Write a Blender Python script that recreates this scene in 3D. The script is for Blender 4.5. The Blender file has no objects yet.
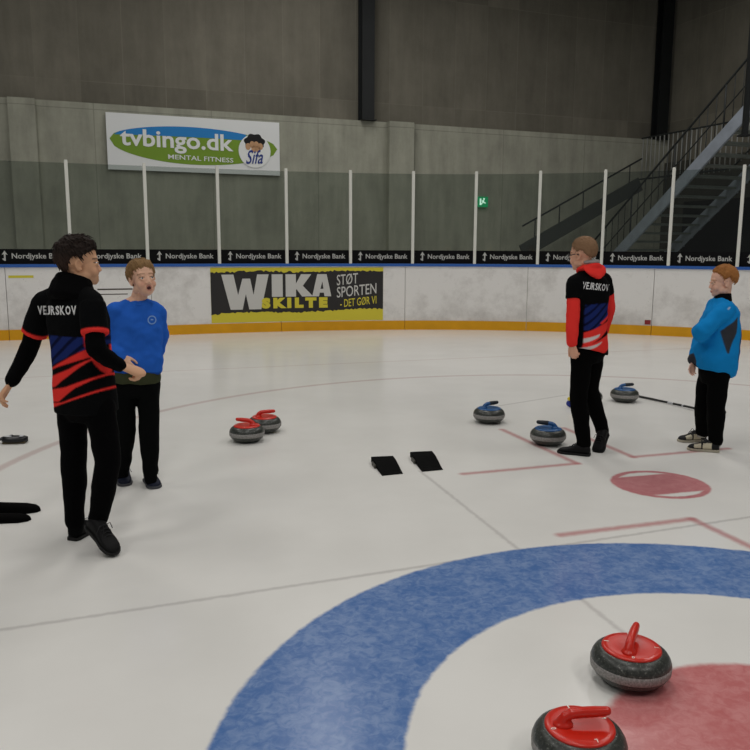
import bpy, bmesh, math, random
import numpy as np
from mathutils import Vector, Matrix, noise
from mathutils.bvhtree import BVHTree

random.seed(7)
SC = bpy.context.scene
COL = SC.collection
PI = math.pi

# ---------------------------------------------------------------- camera
F, PITCH, ROLL, CAMH = 788.3, 0.1603, 0.0046, 1.5296
cp, sp, cr, sr = math.cos(PITCH), math.sin(PITCH), math.cos(ROLL), math.sin(ROLL)
cam = bpy.data.cameras.new('camera'); cam_o = bpy.data.objects.new('camera', cam); COL.objects.link(cam_o)
Xc = Vector((1, 0, 0)); Uc = Vector((0, sp, cp)); Fc = Vector((0, cp, -sp))
right = Xc * cr + Uc * sr; up = -Xc * sr + Uc * cr
M = Matrix((right, up, -Fc)).transposed().to_4x4(); M.translation = (0, 0, CAMH)
cam_o.matrix_world = M
cam.sensor_width = 36; cam.lens = F / 750 * 36; cam.clip_start = .05; cam.clip_end = 200
SC.camera = cam_o


def ray(px, py):
    x = (px - 375) / F; y = -(py - 375) / F
    x, y = cr * x - sr * y, sr * x + cr * y
    return Vector((x, cp + sp * y, -sp + cp * y))


def at(px, py, Y):
    d = ray(px, py)
    return d * (Y / d.y) + Vector((0, 0, CAMH))


def gnd(px, py, z=0.):
    d = ray(px, py)
    return d * ((z - CAMH) / d.z) + Vector((0, 0, CAMH))


# ---------------------------------------------------------------- materials
def lin(c):
    c = c / 255.
    return c / 12.92 if c <= .04045 else ((c + .055) / 1.055) ** 2.4


def rgb(r, g, b):
    return (lin(r), lin(g), lin(b), 1)


MATS = {}


def mat(name, col=(.5, .5, .5, 1), rough=.6, spec=.4, metal=0., bump=0., bscale=40., var=0., vscale=8., attr=False, emit=0., coat=0., stretch=None):
    if name in MATS: return MATS[name]
    m = bpy.data.materials.new(name); m.use_nodes = True
    nt = m.node_tree; N = nt.nodes; L = nt.links
    b = N['Principled BSDF']
    b.inputs['Base Color'].default_value = col
    b.inputs['Roughness'].default_value = rough
    b.inputs['Specular IOR Level'].default_value = spec
    b.inputs['Metallic'].default_value = metal
    b.inputs['Coat Weight'].default_value = coat
    tc = N.new('ShaderNodeTexCoord')
    vec = tc.outputs['Object']
    if stretch:
        mp = N.new('ShaderNodeMapping'); mp.inputs['Scale'].default_value = stretch
        L.new(vec, mp.inputs['Vector']); vec = mp.outputs['Vector']
    src = None
    if attr:
        a = N.new('ShaderNodeAttribute'); a.attribute_name = 'Col'; src = a.outputs['Color']
        L.new(src, b.inputs['Base Color'])
    if var > 0:
        n = N.new('ShaderNodeTexNoise'); n.inputs['Scale'].default_value = vscale; n.inputs['Detail'].default_value = 5
        L.new(vec, n.inputs['Vector'])
        r = N.new('ShaderNodeMapRange'); r.inputs['From Min'].default_value = .3; r.inputs['From Max'].default_value = .7
        r.inputs['To Min'].default_value = 1 - var; r.inputs['To Max'].default_value = 1 + var
        L.new(n.outputs['Fac'], r.inputs['Value'])
        mx = N.new('ShaderNodeMix'); mx.data_type = 'RGBA'; mx.blend_type = 'MULTIPLY'; mx.inputs[0].default_value = 1
        if src: L.new(src, mx.inputs[6])
        else: mx.inputs[6].default_value = col
        L.new(r.outputs['Result'], mx.inputs[7]); L.new(mx.outputs[2], b.inputs['Base Color'])
    if bump > 0:
        n2 = N.new('ShaderNodeTexNoise'); n2.inputs['Scale'].default_value = bscale; n2.inputs['Detail'].default_value = 4
        L.new(vec, n2.inputs['Vector'])
        bp = N.new('ShaderNodeBump'); bp.inputs['Strength'].default_value = bump; bp.inputs['Distance'].default_value = .01
        L.new(n2.outputs['Fac'], bp.inputs['Height']); L.new(bp.outputs['Normal'], b.inputs['Normal'])
    if emit > 0:
        b.inputs['Emission Color'].default_value = col; b.inputs['Emission Strength'].default_value = emit
    MATS[name] = m
    return m


# ---------------------------------------------------------------- mesh helpers
class MB:
    """collects verts / faces (with a material slot) for ONE mesh object"""
    def __init__(s): s.v = []; s.f = []; s.m = []

    def add(s, v, f, mi=0):
        o = len(s.v); s.v += [Vector(p) for p in v]; s.f += [[i + o for i in q] for q in f]; s.m += [mi] * len(f)

    def box(s, c, sz, ax=None, mi=0):
        c = Vector(c); a = ax or (Vector((1, 0, 0)), Vector((0, 1, 0)), Vector((0, 0, 1)))
        h = [x / 2 for x in sz]; v = []
        for i in (-1, 1):
            for j in (-1, 1):
                for k in (-1, 1): v.append(c + a[0] * (h[0] * i) + a[1] * (h[1] * j) + a[2] * (h[2] * k))
        s.add(v, [(0, 1, 3, 2), (4, 6, 7, 5), (0, 4, 5, 1), (2, 3, 7, 6), (0, 2, 6, 4), (1, 5, 7, 3)], mi)

    def loft(s, rings, cap=True, mi=0):
        n = len(rings[0]); v = [p for r in rings for p in r]; f = []
        for i in range(len(rings) - 1):
            for j in range(n):
                f.append((i * n + j, i * n + (j + 1) % n, (i + 1) * n + (j + 1) % n, (i + 1) * n + j))
        if cap:
            f.append(tuple(reversed(range(n)))); f.append(tuple((len(rings) - 1) * n + j for j in range(n)))
        s.add(v, f, mi)

    def capsule(s, pts, rad, n=14, ref=None, flat=1., round_ends=True, mi=0):
        """tapered tube through pts; flat squeezes it across ref"""
        P = [Vector(p) for p in pts]
        if not hasattr(rad, '__len__'): rad = [rad] * len(P)
        T = []
        for i in range(len(P)):
            a = P[min(i + 1, len(P) - 1)] - P[max(i - 1, 0)]; T.append(a.normalized())
        r0 = Vector(ref) if ref is not None else (Vector((0, 0, 1)) if abs(T[0].z) < .9 else Vector((1, 0, 0)))
        u = (r0 - T[0] * r0.dot(T[0])).normalized()
        rings = []

        def ring(c, t, u, ra):
            w = t.cross(u)
            return [c + u * (math.cos(2 * PI * k / n) * ra) + w * (math.sin(2 * PI * k / n) * ra * flat) for k in range(n)]
        for i, (p, t) in enumerate(zip(P, T)):
            u = (u - t * u.dot(t)).normalized()
            if i == 0 and round_ends:
                for a in (80, 55, 28): rings.append(ring(p - t * (rad[0] * math.sin(math.radians(a))), t, u, rad[0] * math.cos(math.radians(a))))
            rings.append(ring(p, t, u, rad[i]))
            if i == len(P) - 1 and round_ends:
                for a in (28, 55, 80): rings.append(ring(p + t * (rad[-1] * math.sin(math.radians(a))), t, u, rad[-1] * math.cos(math.radians(a))))
        s.loft(rings, mi=mi)

    def ell(s, c, ax, n=18, mi=0):
        """ellipsoid with three (scaled) axis vectors"""
        c = Vector(c); a, b, d = [Vector(x) for x in ax]; rings = []
        for i in range(1, n):
            th = PI * i / n
            rings.append([c + d * -math.cos(th) + (a * math.cos(2 * PI * k / (n + 4)) + b * math.sin(2 * PI * k / (n + 4))) * math.sin(th) for k in range(n + 4)])
        s.loft(rings, mi=mi)

    def lathe(s, prof, c=(0, 0, 0), n=48, mi=0):
        c = Vector(c)
        s.loft([[c + Vector((r * math.cos(2 * PI * k / n), r * math.sin(2 * PI * k / n), z)) for k in range(n)] for r, z in prof], mi=mi)

    def poly(s, pts, mi=0): s.add(pts, [tuple(range(len(pts)))], mi)

    def mesh(s, name):
        me = bpy.data.meshes.new(name); me.from_pydata(s.v, [], s.f); me.validate()
        for p, mi in zip(me.polygons, s.m): p.material_index = mi
        bm = bmesh.new(); bm.from_mesh(me); bmesh.ops.recalc_face_normals(bm, faces=bm.faces); bm.to_mesh(me); bm.free()
        return me

    def build(s, name, m, parent=None, smooth=True, bevel=0.):
        me = s.mesh(name); ms = m if isinstance(m, (list, tuple)) else [m]
        for x in ms: me.materials.append(x)
        return link(name, me, parent, smooth, bevel)


def link(name, me, parent=None, smooth=True, bevel=0.):
    o = bpy.data.objects.new(name, me); COL.objects.link(o)
    if smooth:
        me.polygons.foreach_set('use_smooth', [True] * len(me.polygons))
    if bevel:
        b = o.modifiers.new('bevel', 'BEVEL'); b.width = bevel; b.segments = 2; b.limit_method = 'ANGLE'
    if parent is not None: o.parent = parent; o.matrix_parent_inverse = parent.matrix_world.inverted()
    return o


def tag(o, label, cat, group=None):
    o['label'] = label; o['category'] = cat
    if group: o['group'] = group
    return o


def thing(name, label, cat, loc=(0, 0, 0), rz=0., group=None):
    o = bpy.data.objects.new(name, None); COL.objects.link(o); o.location = loc; o.rotation_euler.z = rz
    o.empty_display_size = .1
    o.matrix_world = Matrix.Translation(Vector(loc)) @ Matrix.Rotation(rz, 4, 'Z')
    return tag(o, label, cat, group)


def struct(o): o['kind'] = 'structure'; return o


def remesh(mb, voxel, smooth=4, fac=.5):
    """union of all closed shapes in mb -> one continuous surface"""
    me = mb.mesh('tmp'); o = bpy.data.objects.new('tmp', me); COL.objects.link(o)
    r = o.modifiers.new('r', 'REMESH'); r.mode = 'VOXEL'; r.voxel_size = voxel; r.adaptivity = 0
    if smooth:
        s = o.modifiers.new('s', 'SMOOTH'); s.factor = fac; s.iterations = smooth
    dg = bpy.context.evaluated_depsgraph_get()
    out = bpy.data.meshes.new_from_object(o.evaluated_get(dg)); out.materials.clear()
    bpy.data.objects.remove(o); bpy.data.meshes.remove(me)
    return out


def coords(me):
    a = np.empty(len(me.vertices) * 3, 'f'); me.vertices.foreach_get('co', a); return a.reshape(-1, 3)


def wrinkle(me, amp, fn):
    """push vertices along their normal by fn(co) * amp"""
    ds = [(v.co + v.normal * (amp * fn(v.co))) for v in me.vertices]
    me.vertices.foreach_set('co', np.array(ds, 'f').ravel()); me.update()


def paint(me, fn, soft=0.):
    ca = me.color_attributes.new('Col', 'FLOAT_COLOR', 'POINT')
    buf = np.ones((len(me.vertices), 4), 'f')
    if soft:      # average a few samples so that printed edges are not stepped
        of = [Vector(p) * soft for p in ((1, 1, 1), (-1, -1, 1), (-1, 1, -1), (1, -1, -1), (0, 0, 0))]
        for i, v in enumerate(me.vertices):
            c = v.co.copy(); buf[i] = sum(fn(c + o) for o in of) / 5
    else:
        for i, v in enumerate(me.vertices): buf[i] = fn(v.co)
    ca.data.foreach_set('color', buf.ravel())


def text_geo(txt, size=1., bold=0., shear=0., spacing=1., res=2, align='LEFT'):
    cu = bpy.data.curves.new('t', 'FONT'); cu.body = txt; cu.size = size; cu.offset = bold; cu.shear = shear
    cu.space_character = spacing; cu.resolution_u = res; cu.align_x = align
    o = bpy.data.objects.new('t', cu); COL.objects.link(o)
    dg = bpy.context.evaluated_depsgraph_get()
    me = bpy.data.meshes.new_from_object(o.evaluated_get(dg))
    v = [tuple(p.co) for p in me.vertices]; f = [tuple(p.vertices) for p in me.polygons]
    bpy.data.objects.remove(o); bpy.data.curves.remove(cu); bpy.data.meshes.remove(me)
    return v, f


def fit_text(txt, w, h, **k):
    """text scaled to exactly w x h, lower-left corner at 0,0"""
    v, f = text_geo(txt, **k)
    x0 = min(p[0] for p in v); x1 = max(p[0] for p in v); y0 = min(p[1] for p in v); y1 = max(p[1] for p in v)
    return [((p[0] - x0) / (x1 - x0) * w, (p[1] - y0) / (y1 - y0) * h) for p in v], f


def flat_build(name, v2, f, fn, m, parent):
    me = bpy.data.meshes.new(name); me.from_pydata([fn(*p) for p in v2], [], f); me.materials.append(m)
    return link(name, me, parent, smooth=False)


# ================================================================= SETTING
# ---- ice with its painted markings
def ice_material():
    m = bpy.data.materials.new('pebbled_ice'); m.use_nodes = True
    nt = m.node_tree; N = nt.nodes; L = nt.links; b = N['Principled BSDF']
    tc = N.new('ShaderNodeTexCoord')

    def math_(op, a, b_=None, clamp=False):
        n = N.new('ShaderNodeMath'); n.operation = op; n.use_clamp = clamp
        for i, x in enumerate((a, b_)):
            if x is None: continue
            if isinstance(x, (int, float)): n.inputs[i].default_value = x
            else: L.new(x, n.inputs[i])
        return n.outputs[0]

    def vm(op, a, b_=None):
        n = N.new('ShaderNodeVectorMath'); n.operation = op
        for i, x in enumerate((a, b_)):
            if x is None: continue
            if isinstance(x, (tuple, list, Vector)): n.inputs[i].default_value = tuple(x)
            elif isinstance(x, (int, float)): n.inputs['Scale'].default_value = x
            else: L.new(x, n.inputs[i])
        return n

    def sstep(x, lo, hi):
        n = N.new('ShaderNodeMapRange'); n.interpolation_type = 'SMOOTHSTEP'
        L.new(x, n.inputs['Value']); n.inputs['From Min'].default_value = lo; n.inputs['From Max'].default_value = hi
        return n.outputs['Result']

    def noise_(scale, detail=4, rough=.55, vec=None):
        n = N.new('ShaderNodeTexNoise'); n.inputs['Scale'].default_value = scale; n.inputs['Detail'].default_value = detail
        n.inputs['Roughness'].default_value = rough
        L.new(vec or tc.outputs['Object'], n.inputs['Vector']); return n
    wob = noise_(22, 4)
    off = vm('SCALE', vm('SUBTRACT', wob.outputs['Color'], (.5, .5, .5)).outputs[0], .022)
    P = vm('MULTIPLY', vm('ADD', tc.outputs['Object'], off.outputs[0]).outputs[0], (1, 1, 0)).outputs[0]

    def dist(c):
        return vm('LENGTH', vm('SUBTRACT', P, (c[0], c[1], 0)).outputs[0]).outputs['Value']

    def seg(a, c, w, e=.018):
        ba = Vector((c[0] - a[0], c[1] - a[1], 0))
        pa = vm('SUBTRACT', P, (a[0], a[1], 0)).outputs[0]
        h = math_('DIVIDE', vm('DOT_PRODUCT', pa, ba).outputs['Value'], ba.length_squared, clamp=True)
        sc = N.new('ShaderNodeVectorMath'); sc.operation = 'SCALE'; sc.inputs[0].default_value = ba; L.new(h, sc.inputs['Scale'])
        d = vm('LENGTH', vm('SUBTRACT', pa, sc.outputs[0]).outputs[0]).outputs['Value']
        return math_('SUBTRACT', 1, sstep(d, w - e, w + e))
    # base
    nb = noise_(.55, 4); nb2 = noise_(2.3, 3)
    ramp = N.new('ShaderNodeMix'); ramp.data_type = 'RGBA'
    ramp.inputs[6].default_value = (.735, .725, .69, 1); ramp.inputs[7].default_value = (.80, .79, .755, 1)
    L.new(sstep(math_('ADD', math_('MULTIPLY', nb.outputs['Fac'], .7), math_('MULTIPLY', nb2.outputs['Fac'], .3)), .35, .65), ramp.inputs[0])
    col = ramp.outputs[2]

    def over(mask, c, k=1.):
        nonlocal col
        mx = N.new('ShaderNodeMix'); mx.data_type = 'RGBA'
        L.new(math_('MULTIPLY', mask, k), mx.inputs[0]); L.new(col, mx.inputs[6])
        if isinstance(c, tuple): mx.inputs[7].default_value = c
        else: L.new(c, mx.inputs[7])
        col = mx.outputs[2]

    def tint(c0, c1, scale):
        n = noise_(scale, 6, .62); n2 = noise_(scale * .28, 3)
        n.inputs['Distortion'].default_value = .8
        mx = N.new('ShaderNodeMix'); mx.data_type = 'RGBA'; mx.inputs[6].default_value = c0; mx.inputs[7].default_value = c1
        L.new(sstep(math_('ADD', math_('MULTIPLY', n.outputs['Fac'], .6), math_('MULTIPLY', n2.outputs['Fac'], .4)), .36, .66), mx.inputs[0])
        return mx.outputs[2]
    # thin grey lines first (the painted rings lie over them)
    grey = (.42, .40, .385, 1)
    a, c = gnd(343, 412), gnd(630, 640); d = (c - a).normalized(); e0, e1 = gnd(420, 471), c + d * 3
    over(seg(e0, e1, .011, .012), grey, .5)
    a, c = gnd(0, 630), gnd(740, 518.5); d = (c - a).normalized(); a = a - d * 3; c = c + d * 3
    over(seg(a, c, .012, .013), grey, .55)
    over(seg(gnd(492, 407), gnd(566, 395), .012, .014), grey, .6)
    # the house
    C = (1.310, 2.130); q = .9964
    dh = dist(C)
    ring = lambda r0, r1, e=.012: math_('MULTIPLY', sstep(dh, r0 - e, r0 + e), math_('SUBTRACT', 1, sstep(dh, r1 - e, r1 + e)))
    over(ring(1.22 * q, 1.83 * q), tint((.06, .155, .40, 1), (.185, .285, .51, 1), 26), .97)
    over(math_('SUBTRACT', 1, sstep(dh, .61 * q - .02, .61 * q + .02)), tint((.50, .115, .118, 1), (.60, .215, .215, 1), 26), .93)
    over(math_('SUBTRACT', 1, sstep(dh, .145, .165)), (.78, .77, .74, 1), .9)
    # ice-hockey spot with its two white segments
    S = (1.8813, 5.0163); red = (.52, .13, .145, 1)
    ds = dist(S); r = .312
    disc = math_('SUBTRACT', 1, sstep(ds, r - .012, r + .012))
    rim = math_('MULTIPLY', disc, sstep(ds, r - .06, r - .035))
    nrm = (-.275, .961, 0)
    band = math_('SUBTRACT', 1, sstep(math_('ABSOLUTE', vm('DOT_PRODUCT', vm('SUBTRACT', P, (S[0], S[1], 0)).outputs[0], nrm).outputs['Value']), .185, .215))
    over(math_('MAXIMUM', rim, math_('MULTIPLY', disc, band)), tint((.47, .12, .14, 1), (.56, .2, .21, 1), 12), .9)
    # circle and goal line, faint under the ice
    faint = (.43, .235, .225, 1)
    over(math_('SUBTRACT', 1, sstep(math_('ABSOLUTE', math_('SUBTRACT', ds, 4.5)), .015, .06)), faint, .42)
    a, c = gnd(160, 371.5), gnd(560, 354); d = (c - a).normalized()
    over(seg(a - d * 3, c + d * 3.6, .02, .03), faint, .33)
    # L marks round the spot
    lc = (.50, .2, .2, 1)
    p = [gnd(560, 535), gnd(692, 519), gnd(749, 546)]; p[2] = p[1] + (p[2] - p[1]).normalized() * .9
    for a, c in ((p[0], p[1]), (p[1], p[2]), (gnd(463, 474), gnd(577, 463.5)), (gnd(577, 463.5), gnd(502, 429.5)),
                 (gnd(633, 457), gnd(728, 448.5)), (gnd(633, 457), gnd(564, 428))):
        over(seg(a, c, .027, .024), lc, .74)
    L.new(col, b.inputs['Base Color'])
    b.inputs['Roughness'].default_value = .2; b.inputs['Specular IOR Level'].default_value = .30; b.inputs['IOR'].default_value = 1.31
    pb = noise_(60, 2); bp = N.new('ShaderNodeBump'); bp.inputs['Strength'].default_value = .06; bp.inputs['Distance'].default_value = .004
    L.new(pb.outputs['Fac'], bp.inputs['Height']); L.new(bp.outputs['Normal'], b.inputs['Normal'])
    return m


mb = MB(); mb.add([(-14, -5, 0), (16, -5, 0), (16, 27, 0), (-14, 27, 0), (-14, -5, -.1), (16, -5, -.1), (16, 27, -.1), (-14, 27, -.1)],
                  [(0, 1, 2, 3), (4, 7, 6, 5), (0, 4, 5, 1), (1, 5, 6, 2), (2, 6, 7, 3), (3, 7, 4, 0)])
struct(mb.build('floor', ice_material(), smooth=False))


# ---- hall walls
def wall_material(name, base, panel, streak=.2):
    """cast concrete; panel = (width, height) of the cast elements"""
    m = bpy.data.materials.new(name); m.use_nodes = True
    nt = m.node_tree; N = nt.nodes; L = nt.links; b = N['Principled BSDF']; b.inputs['Roughness'].default_value = .9
    b.inputs['Specular IOR Level'].default_value = .15
    tc = N.new('ShaderNodeTexCoord'); sx = N.new('ShaderNodeSeparateXYZ'); L.new(tc.outputs['Object'], sx.inputs[0])
    cb = N.new('ShaderNodeCombineXYZ'); L.new(sx.outputs['X'], cb.inputs['X']); L.new(sx.outputs['Z'], cb.inputs['Y'])
    br = N.new('ShaderNodeTexBrick'); br.offset = 0; br.offset_frequency = 2
    br.inputs['Scale'].default_value = 1; br.inputs['Brick Width'].default_value = panel[0]; br.inputs['Row Height'].default_value = panel[1]
    br.inputs['Mortar Size'].default_value = panel[2]; br.inputs['Mortar Smooth'].default_value = .6; br.inputs['Bias'].default_value = -.1
    k0, k1, km = panel[3]
    br.inputs['Color1'].default_value = (k0, k0, k0, 1); br.inputs['Color2'].default_value = (k1, k1, k1, 1); br.inputs['Mortar'].default_value = (km, km, km, 1)
    L.new(cb.outputs[0], br.inputs['Vector'])
    mp = N.new('ShaderNodeMapping'); mp.inputs['Scale'].default_value = (2.2, 2.2, .35); L.new(tc.outputs['Object'], mp.inputs[0])
    n = N.new('ShaderNodeTexNoise'); n.inputs['Scale'].default_value = 1.6; n.inputs['Detail'].default_value = 7; n.inputs['Roughness'].default_value = .65
    L.new(mp.outputs[0], n.inputs['Vector'])
    n2 = N.new('ShaderNodeTexNoise'); n2.inputs['Scale'].default_value = 1.1; n2.inputs['Detail'].default_value = 8; n2.inputs['Roughness'].default_value = .7
    L.new(tc.outputs['Object'], n2.inputs['Vector'])
    r = N.new('ShaderNodeMapRange'); r.inputs['From Min'].default_value = .3; r.inputs['From Max'].default_value = .7
    r.inputs['To Min'].default_value = 1 - streak; r.inputs['To Max'].default_value = 1 + streak
    ad = N.new('ShaderNodeMath'); ad.operation = 'ADD'; L.new(n.outputs['Fac'], ad.inputs[0]); L.new(n2.outputs['Fac'], ad.inputs[1])
    hf = N.new('ShaderNodeMath'); hf.operation = 'MULTIPLY'; hf.inputs[1].default_value = .5; L.new(ad.outputs[0], hf.inputs[0])
    L.new(hf.outputs[0], r.inputs['Value'])
    m1 = N.new('ShaderNodeMix'); m1.data_type = 'RGBA'; m1.blend_type = 'MULTIPLY'; m1.inputs[0].default_value = 1; m1.inputs[6].default_value = base
    L.new(br.outputs['Color'], m1.inputs[7])
    m2 = N.new('ShaderNodeMix'); m2.data_type = 'RGBA'; m2.blend_type = 'MULTIPLY'; m2.inputs[0].default_value = 1
    L.new(m1.outputs[2], m2.inputs[6]); L.new(r.outputs['Result'], m2.inputs[7]); L.new(m2.outputs[2], b.inputs['Base Color'])
    bp = N.new('ShaderNodeBump'); bp.inputs['Strength'].default_value = .3; bp.inputs['Distance'].default_value = .02
    L.new(n2.outputs['Fac'], bp.inputs['Height']); L.new(bp.outputs['Normal'], b.inputs['Normal'])
    return m


WA = at(0, 97, 16.2); ZL = WA.z
dcn = ray(660, 140); WC = dcn * ((ZL - CAMH) / dcn.z) + Vector((0, 0, CAMH))
UB = Vector((WC.x - WA.x, WC.y - WA.y, 0)).normalized(); VB = Vector((UB.y, -UB.x, 0)); UP = Vector((0, 0, 1))
CORN = Vector((WC.x, WC.y, 0))
ANG = math.atan2(UB.y, UB.x)


def wp(a, b, z):      # a metres left of the corner along the back wall, b metres out from it
    return CORN - UB * a + VB * b + UP * z


def wall_obj(name, m, boxes, loc, ang):
    b = MB()
    for c, s in boxes: b.box(c, s)
    o = b.build(name, m, smooth=False); o.location = loc; o.rotation_euler.z = ang
    return struct(o)


conc_low = wall_material('cast_concrete', rgb(163, 163, 149), (2.4, 4.3, .012, (.97, 1.03, .72)), .32)
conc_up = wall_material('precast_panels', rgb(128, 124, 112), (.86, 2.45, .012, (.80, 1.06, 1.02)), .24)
# local x runs left (negative) from the corner, local -y is towards the ice
pil = (CORN - WA).length - 0
wall_obj('wall_back', conc_low, [((-10, .3, ZL / 2), (22, .6, ZL)), ((-7.62, -.09, ZL / 2), (.62, .22, ZL)), ((-15.75, -.05, ZL / 2), (.5, .14, ZL))], CORN, ANG)
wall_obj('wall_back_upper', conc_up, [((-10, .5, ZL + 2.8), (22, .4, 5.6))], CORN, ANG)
conc_shaded = wall_material('shaded_concrete', rgb(80, 79, 72), (1.2, 4.3, .012, (.95, 1.02, .7)), .2)  # darker tone carries the stairwell shade on the lower right wall
wall_obj('wall_right', conc_shaded, [((-7.5 + .0, -.3, ZL / 2 - .3), (15, .4, ZL - .6))], CORN + UB * .1, ANG + PI / 2)
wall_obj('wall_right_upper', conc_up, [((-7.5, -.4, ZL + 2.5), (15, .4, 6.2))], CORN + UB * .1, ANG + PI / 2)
cb = MB(); cb.box((0, 10, 10.2), (44, 44, .2)); struct(cb.build('ceiling', mat('ceiling_grey', rgb(70, 70, 68), .9), smooth=False))
# steel columns standing on the ledge
steel = mat('dark_steel', rgb(26, 29, 30), .55, var=.15, vscale=3)


def column(px, py, w, d, label, off=-.02):
    dd = ray(px, 200); A2 = Vector((dd.x, dd.y)); 
    den = A2.x * UB.y - A2.y * UB.x
    t = (CORN.x * UB.y - CORN.y * UB.x) / den
    p = Vector((A2.x * t, A2.y * t, 0))
    o = MB(); ax = (UB, VB, UP)
    # I-section: two flanges and a web
    H = 5.4
    o.box(p + UP * (ZL + H / 2) + VB * d, (w, .03, H), ax); o.box(p + UP * (ZL + H / 2) - VB * .2, (w, .03, H), ax)
    o.box(p + UP * (ZL + H / 2) + VB * (d - .2) / 2, (.04, d + .2, H), ax); o.box(p + UP * (ZL + .012) + VB * d / 2, (w * 1.15, d + .2, .024), ax)
    return tag(o.build('steel_column', steel, smooth=False), label, 'column', 'steel columns on the wall ledge')


column(367, 121, .30, .06, 'dark steel column on the concrete ledge near the middle of the wall')
column(657, 140, .33, .04, 'dark steel column in the corner above the staircase')

# ---- sign high on the wall
sl = WC.copy()


def wall_s(px):       # metres left of the corner where this column of the photo meets the wall
    dd = ray(px, 200); den = dd.x * UB.y - dd.y * UB.x
    t = (CORN.x * UB.y - CORN.y * UB.x) / den
    return (CORN - Vector((dd.x * t, dd.y * t, 0))).dot(UB), dd.y * t


a0, y0 = wall_s(109.5); a1, y1 = wall_s(279.5)
SW = a0 - a1; zt = at(109.5, 112.5, y0).z; zb = at(112, 169.5, y0).z; SH = zt - zb
sign = thing('wall_sign', 'white wall sign reading tvbingo.dk on the grey concrete wall', 'sign', wp(a0, .04, zb), ANG)


def sg(x, y, k): return wp(a0 - x * SW, .076 + k * .003, zb + y * SH)


white = mat('sign_white', rgb(240, 242, 242), .5); sblue = mat('sign_blue', rgb(32, 135, 210), .5); sgreen = mat('sign_green', rgb(125, 160, 45), .5)
b = MB(); b.box(wp(a0 - SW / 2, .052, zb + SH / 2), (SW, .04, SH), (UB, VB, UP)); b.build('board', white, sign, False)
# leaf shaped oval: green below, blue above
N_ = 40; up_, lo_, mid_ = [], [], []
for i in range(N_ + 1):
    t = i / N_; x = .015 + .97 * t; e = math.sin(PI * t) ** .45
    up_.append((x, .52 + .30 * e + .05 * (.5 - t))); lo_.append((x, .52 - .40 * e * (1 - .1 * t) + .05 * (.5 - t)))
    mid_.append((x, .62 + .02 * math.sin(3 * t)))


def strip(u, l, m, nm, k):
    bb = MB()
    for i in range(len(u) - 1):
        if max(u[i][1] - l[i][1], u[i + 1][1] - l[i + 1][1]) > 0:
            bb.poly([sg(*l[i], k), sg(*l[i + 1], k), sg(*u[i + 1], k), sg(*u[i], k)])
    return bb.build(nm, m, sign, False)


strip(up_, lo_, sgreen, 'green_oval', 0)
ml = [(x, min(max(y, l[1]), u[1])) for (x, y), u, l in zip(mid_, up_, lo_)]
strip([u if .05 < u[0] < .80 else m_ for u, m_ in zip(up_, ml)], ml, sblue, 'blue_field', 1)
v, f = fit_text('tvbingo.dk', .655, .40, bold=.022, res=3)
flat_build('lettering', [(.072 + x * .985, .34 + y - .03 * x) for x, y in v], f, lambda x, y: sg(x, y, 3), mat('letter_white', rgb(245, 247, 245), .5), sign)
v, f = fit_text('MENTAL FITNESS', .38, .085, bold=.01, res=2)
flat_build('lettering', [(.335 + x, .225 + y - .05 * x) for x, y in v], f, lambda x, y: sg(x, y, 3), MATS['letter_white'], sign)
asp = SW / SH


def blob(cx, cy, rx, ry, k, m, nm, wob=0., n=28, a0_=0., a1_=2 * PI):
    pts = []
    for i in range(n):
        a = a0_ + (a1_ - a0_) * i / (n if a1_ - a0_ > 6 else n - 1); r = 1 + wob * math.sin(a * 7)
        pts.append(sg(cx + rx * r * math.cos(a), cy + ry * r * math.sin(a), k))
    bb = MB(); bb.poly(pts); return bb.build(nm, m, sign, False)


blob(.845, .44, .098, .098 * asp, 4, MATS['letter_white'], 'emblem_disc')
blob(.845, .60, .062, .050 * asp, 5, mat('emblem_black', rgb(15, 13, 14), .6), 'emblem_hair', .08, a0_=-.5, a1_=PI + .5)
skin_s = mat('emblem_tan', rgb(205, 160, 120), .6)
bb = MB()
for cx, cy in ((.805, .52), (.83, .56), (.855, .56), (.88, .53), (.84, .48), (.865, .48)):
    bb.poly([sg(cx + .016 * math.cos(a), cy + .016 * asp * 1.25 * math.sin(a), 6) for a in [2 * PI * i / 14 for i in range(14)]])
bb.build('emblem_faces', skin_s, sign, False)
v, f = fit_text('Sifa', .105, .26, bold=.01, shear=.35, res=3)
flat_build('lettering', [(.79 + x, .19 + y + .2 * x) for x, y in v], f, lambda x, y: sg(x, y, 7), mat('emblem_blue', rgb(40, 60, 140), .5), sign)

# ---- exit sign on the wall
a, y = wall_s(481.5); z = at(481.5, 202, y).z
ex = thing('exit_sign', 'small lit green exit sign on the concrete wall behind the glass', 'sign', wp(a, 0, z), ANG)
b = MB(); b.box(wp(a, .05, z), (.27, .08, .25), (UB, VB, UP)); b.build('housing', mat('exit_green', rgb(30, 150, 95), .5, emit=.5), ex, False)
wl = mat('exit_white', rgb(215, 255, 235), .5, emit=.9)
# running figure and doorway
def exq(x, y): return wp(a - x, .094, z + y)
b = MB(); b.poly([exq(-.10, -.08), exq(-.055, -.08), exq(-.055, .08), exq(-.10, .08)])
b.poly([exq(.02 + .025 * math.cos(t), .07 + .025 * math.sin(t)) for t in [2 * PI * i / 10 for i in range(10)]])
b.poly([exq(-.02, .04), exq(.02, .045), exq(.03, -.01), exq(.075, -.02), exq(.07, -.04), exq(.02, -.035), exq(-.01, -.02), exq(-.03, -.06), exq(-.07, -.07), exq(-.06, -.045), exq(-.03, -.02), exq(-.02, .01), exq(-.04, .0), exq(-.045, .02)])
b.build('pictogram', wl, ex, False)

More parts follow.
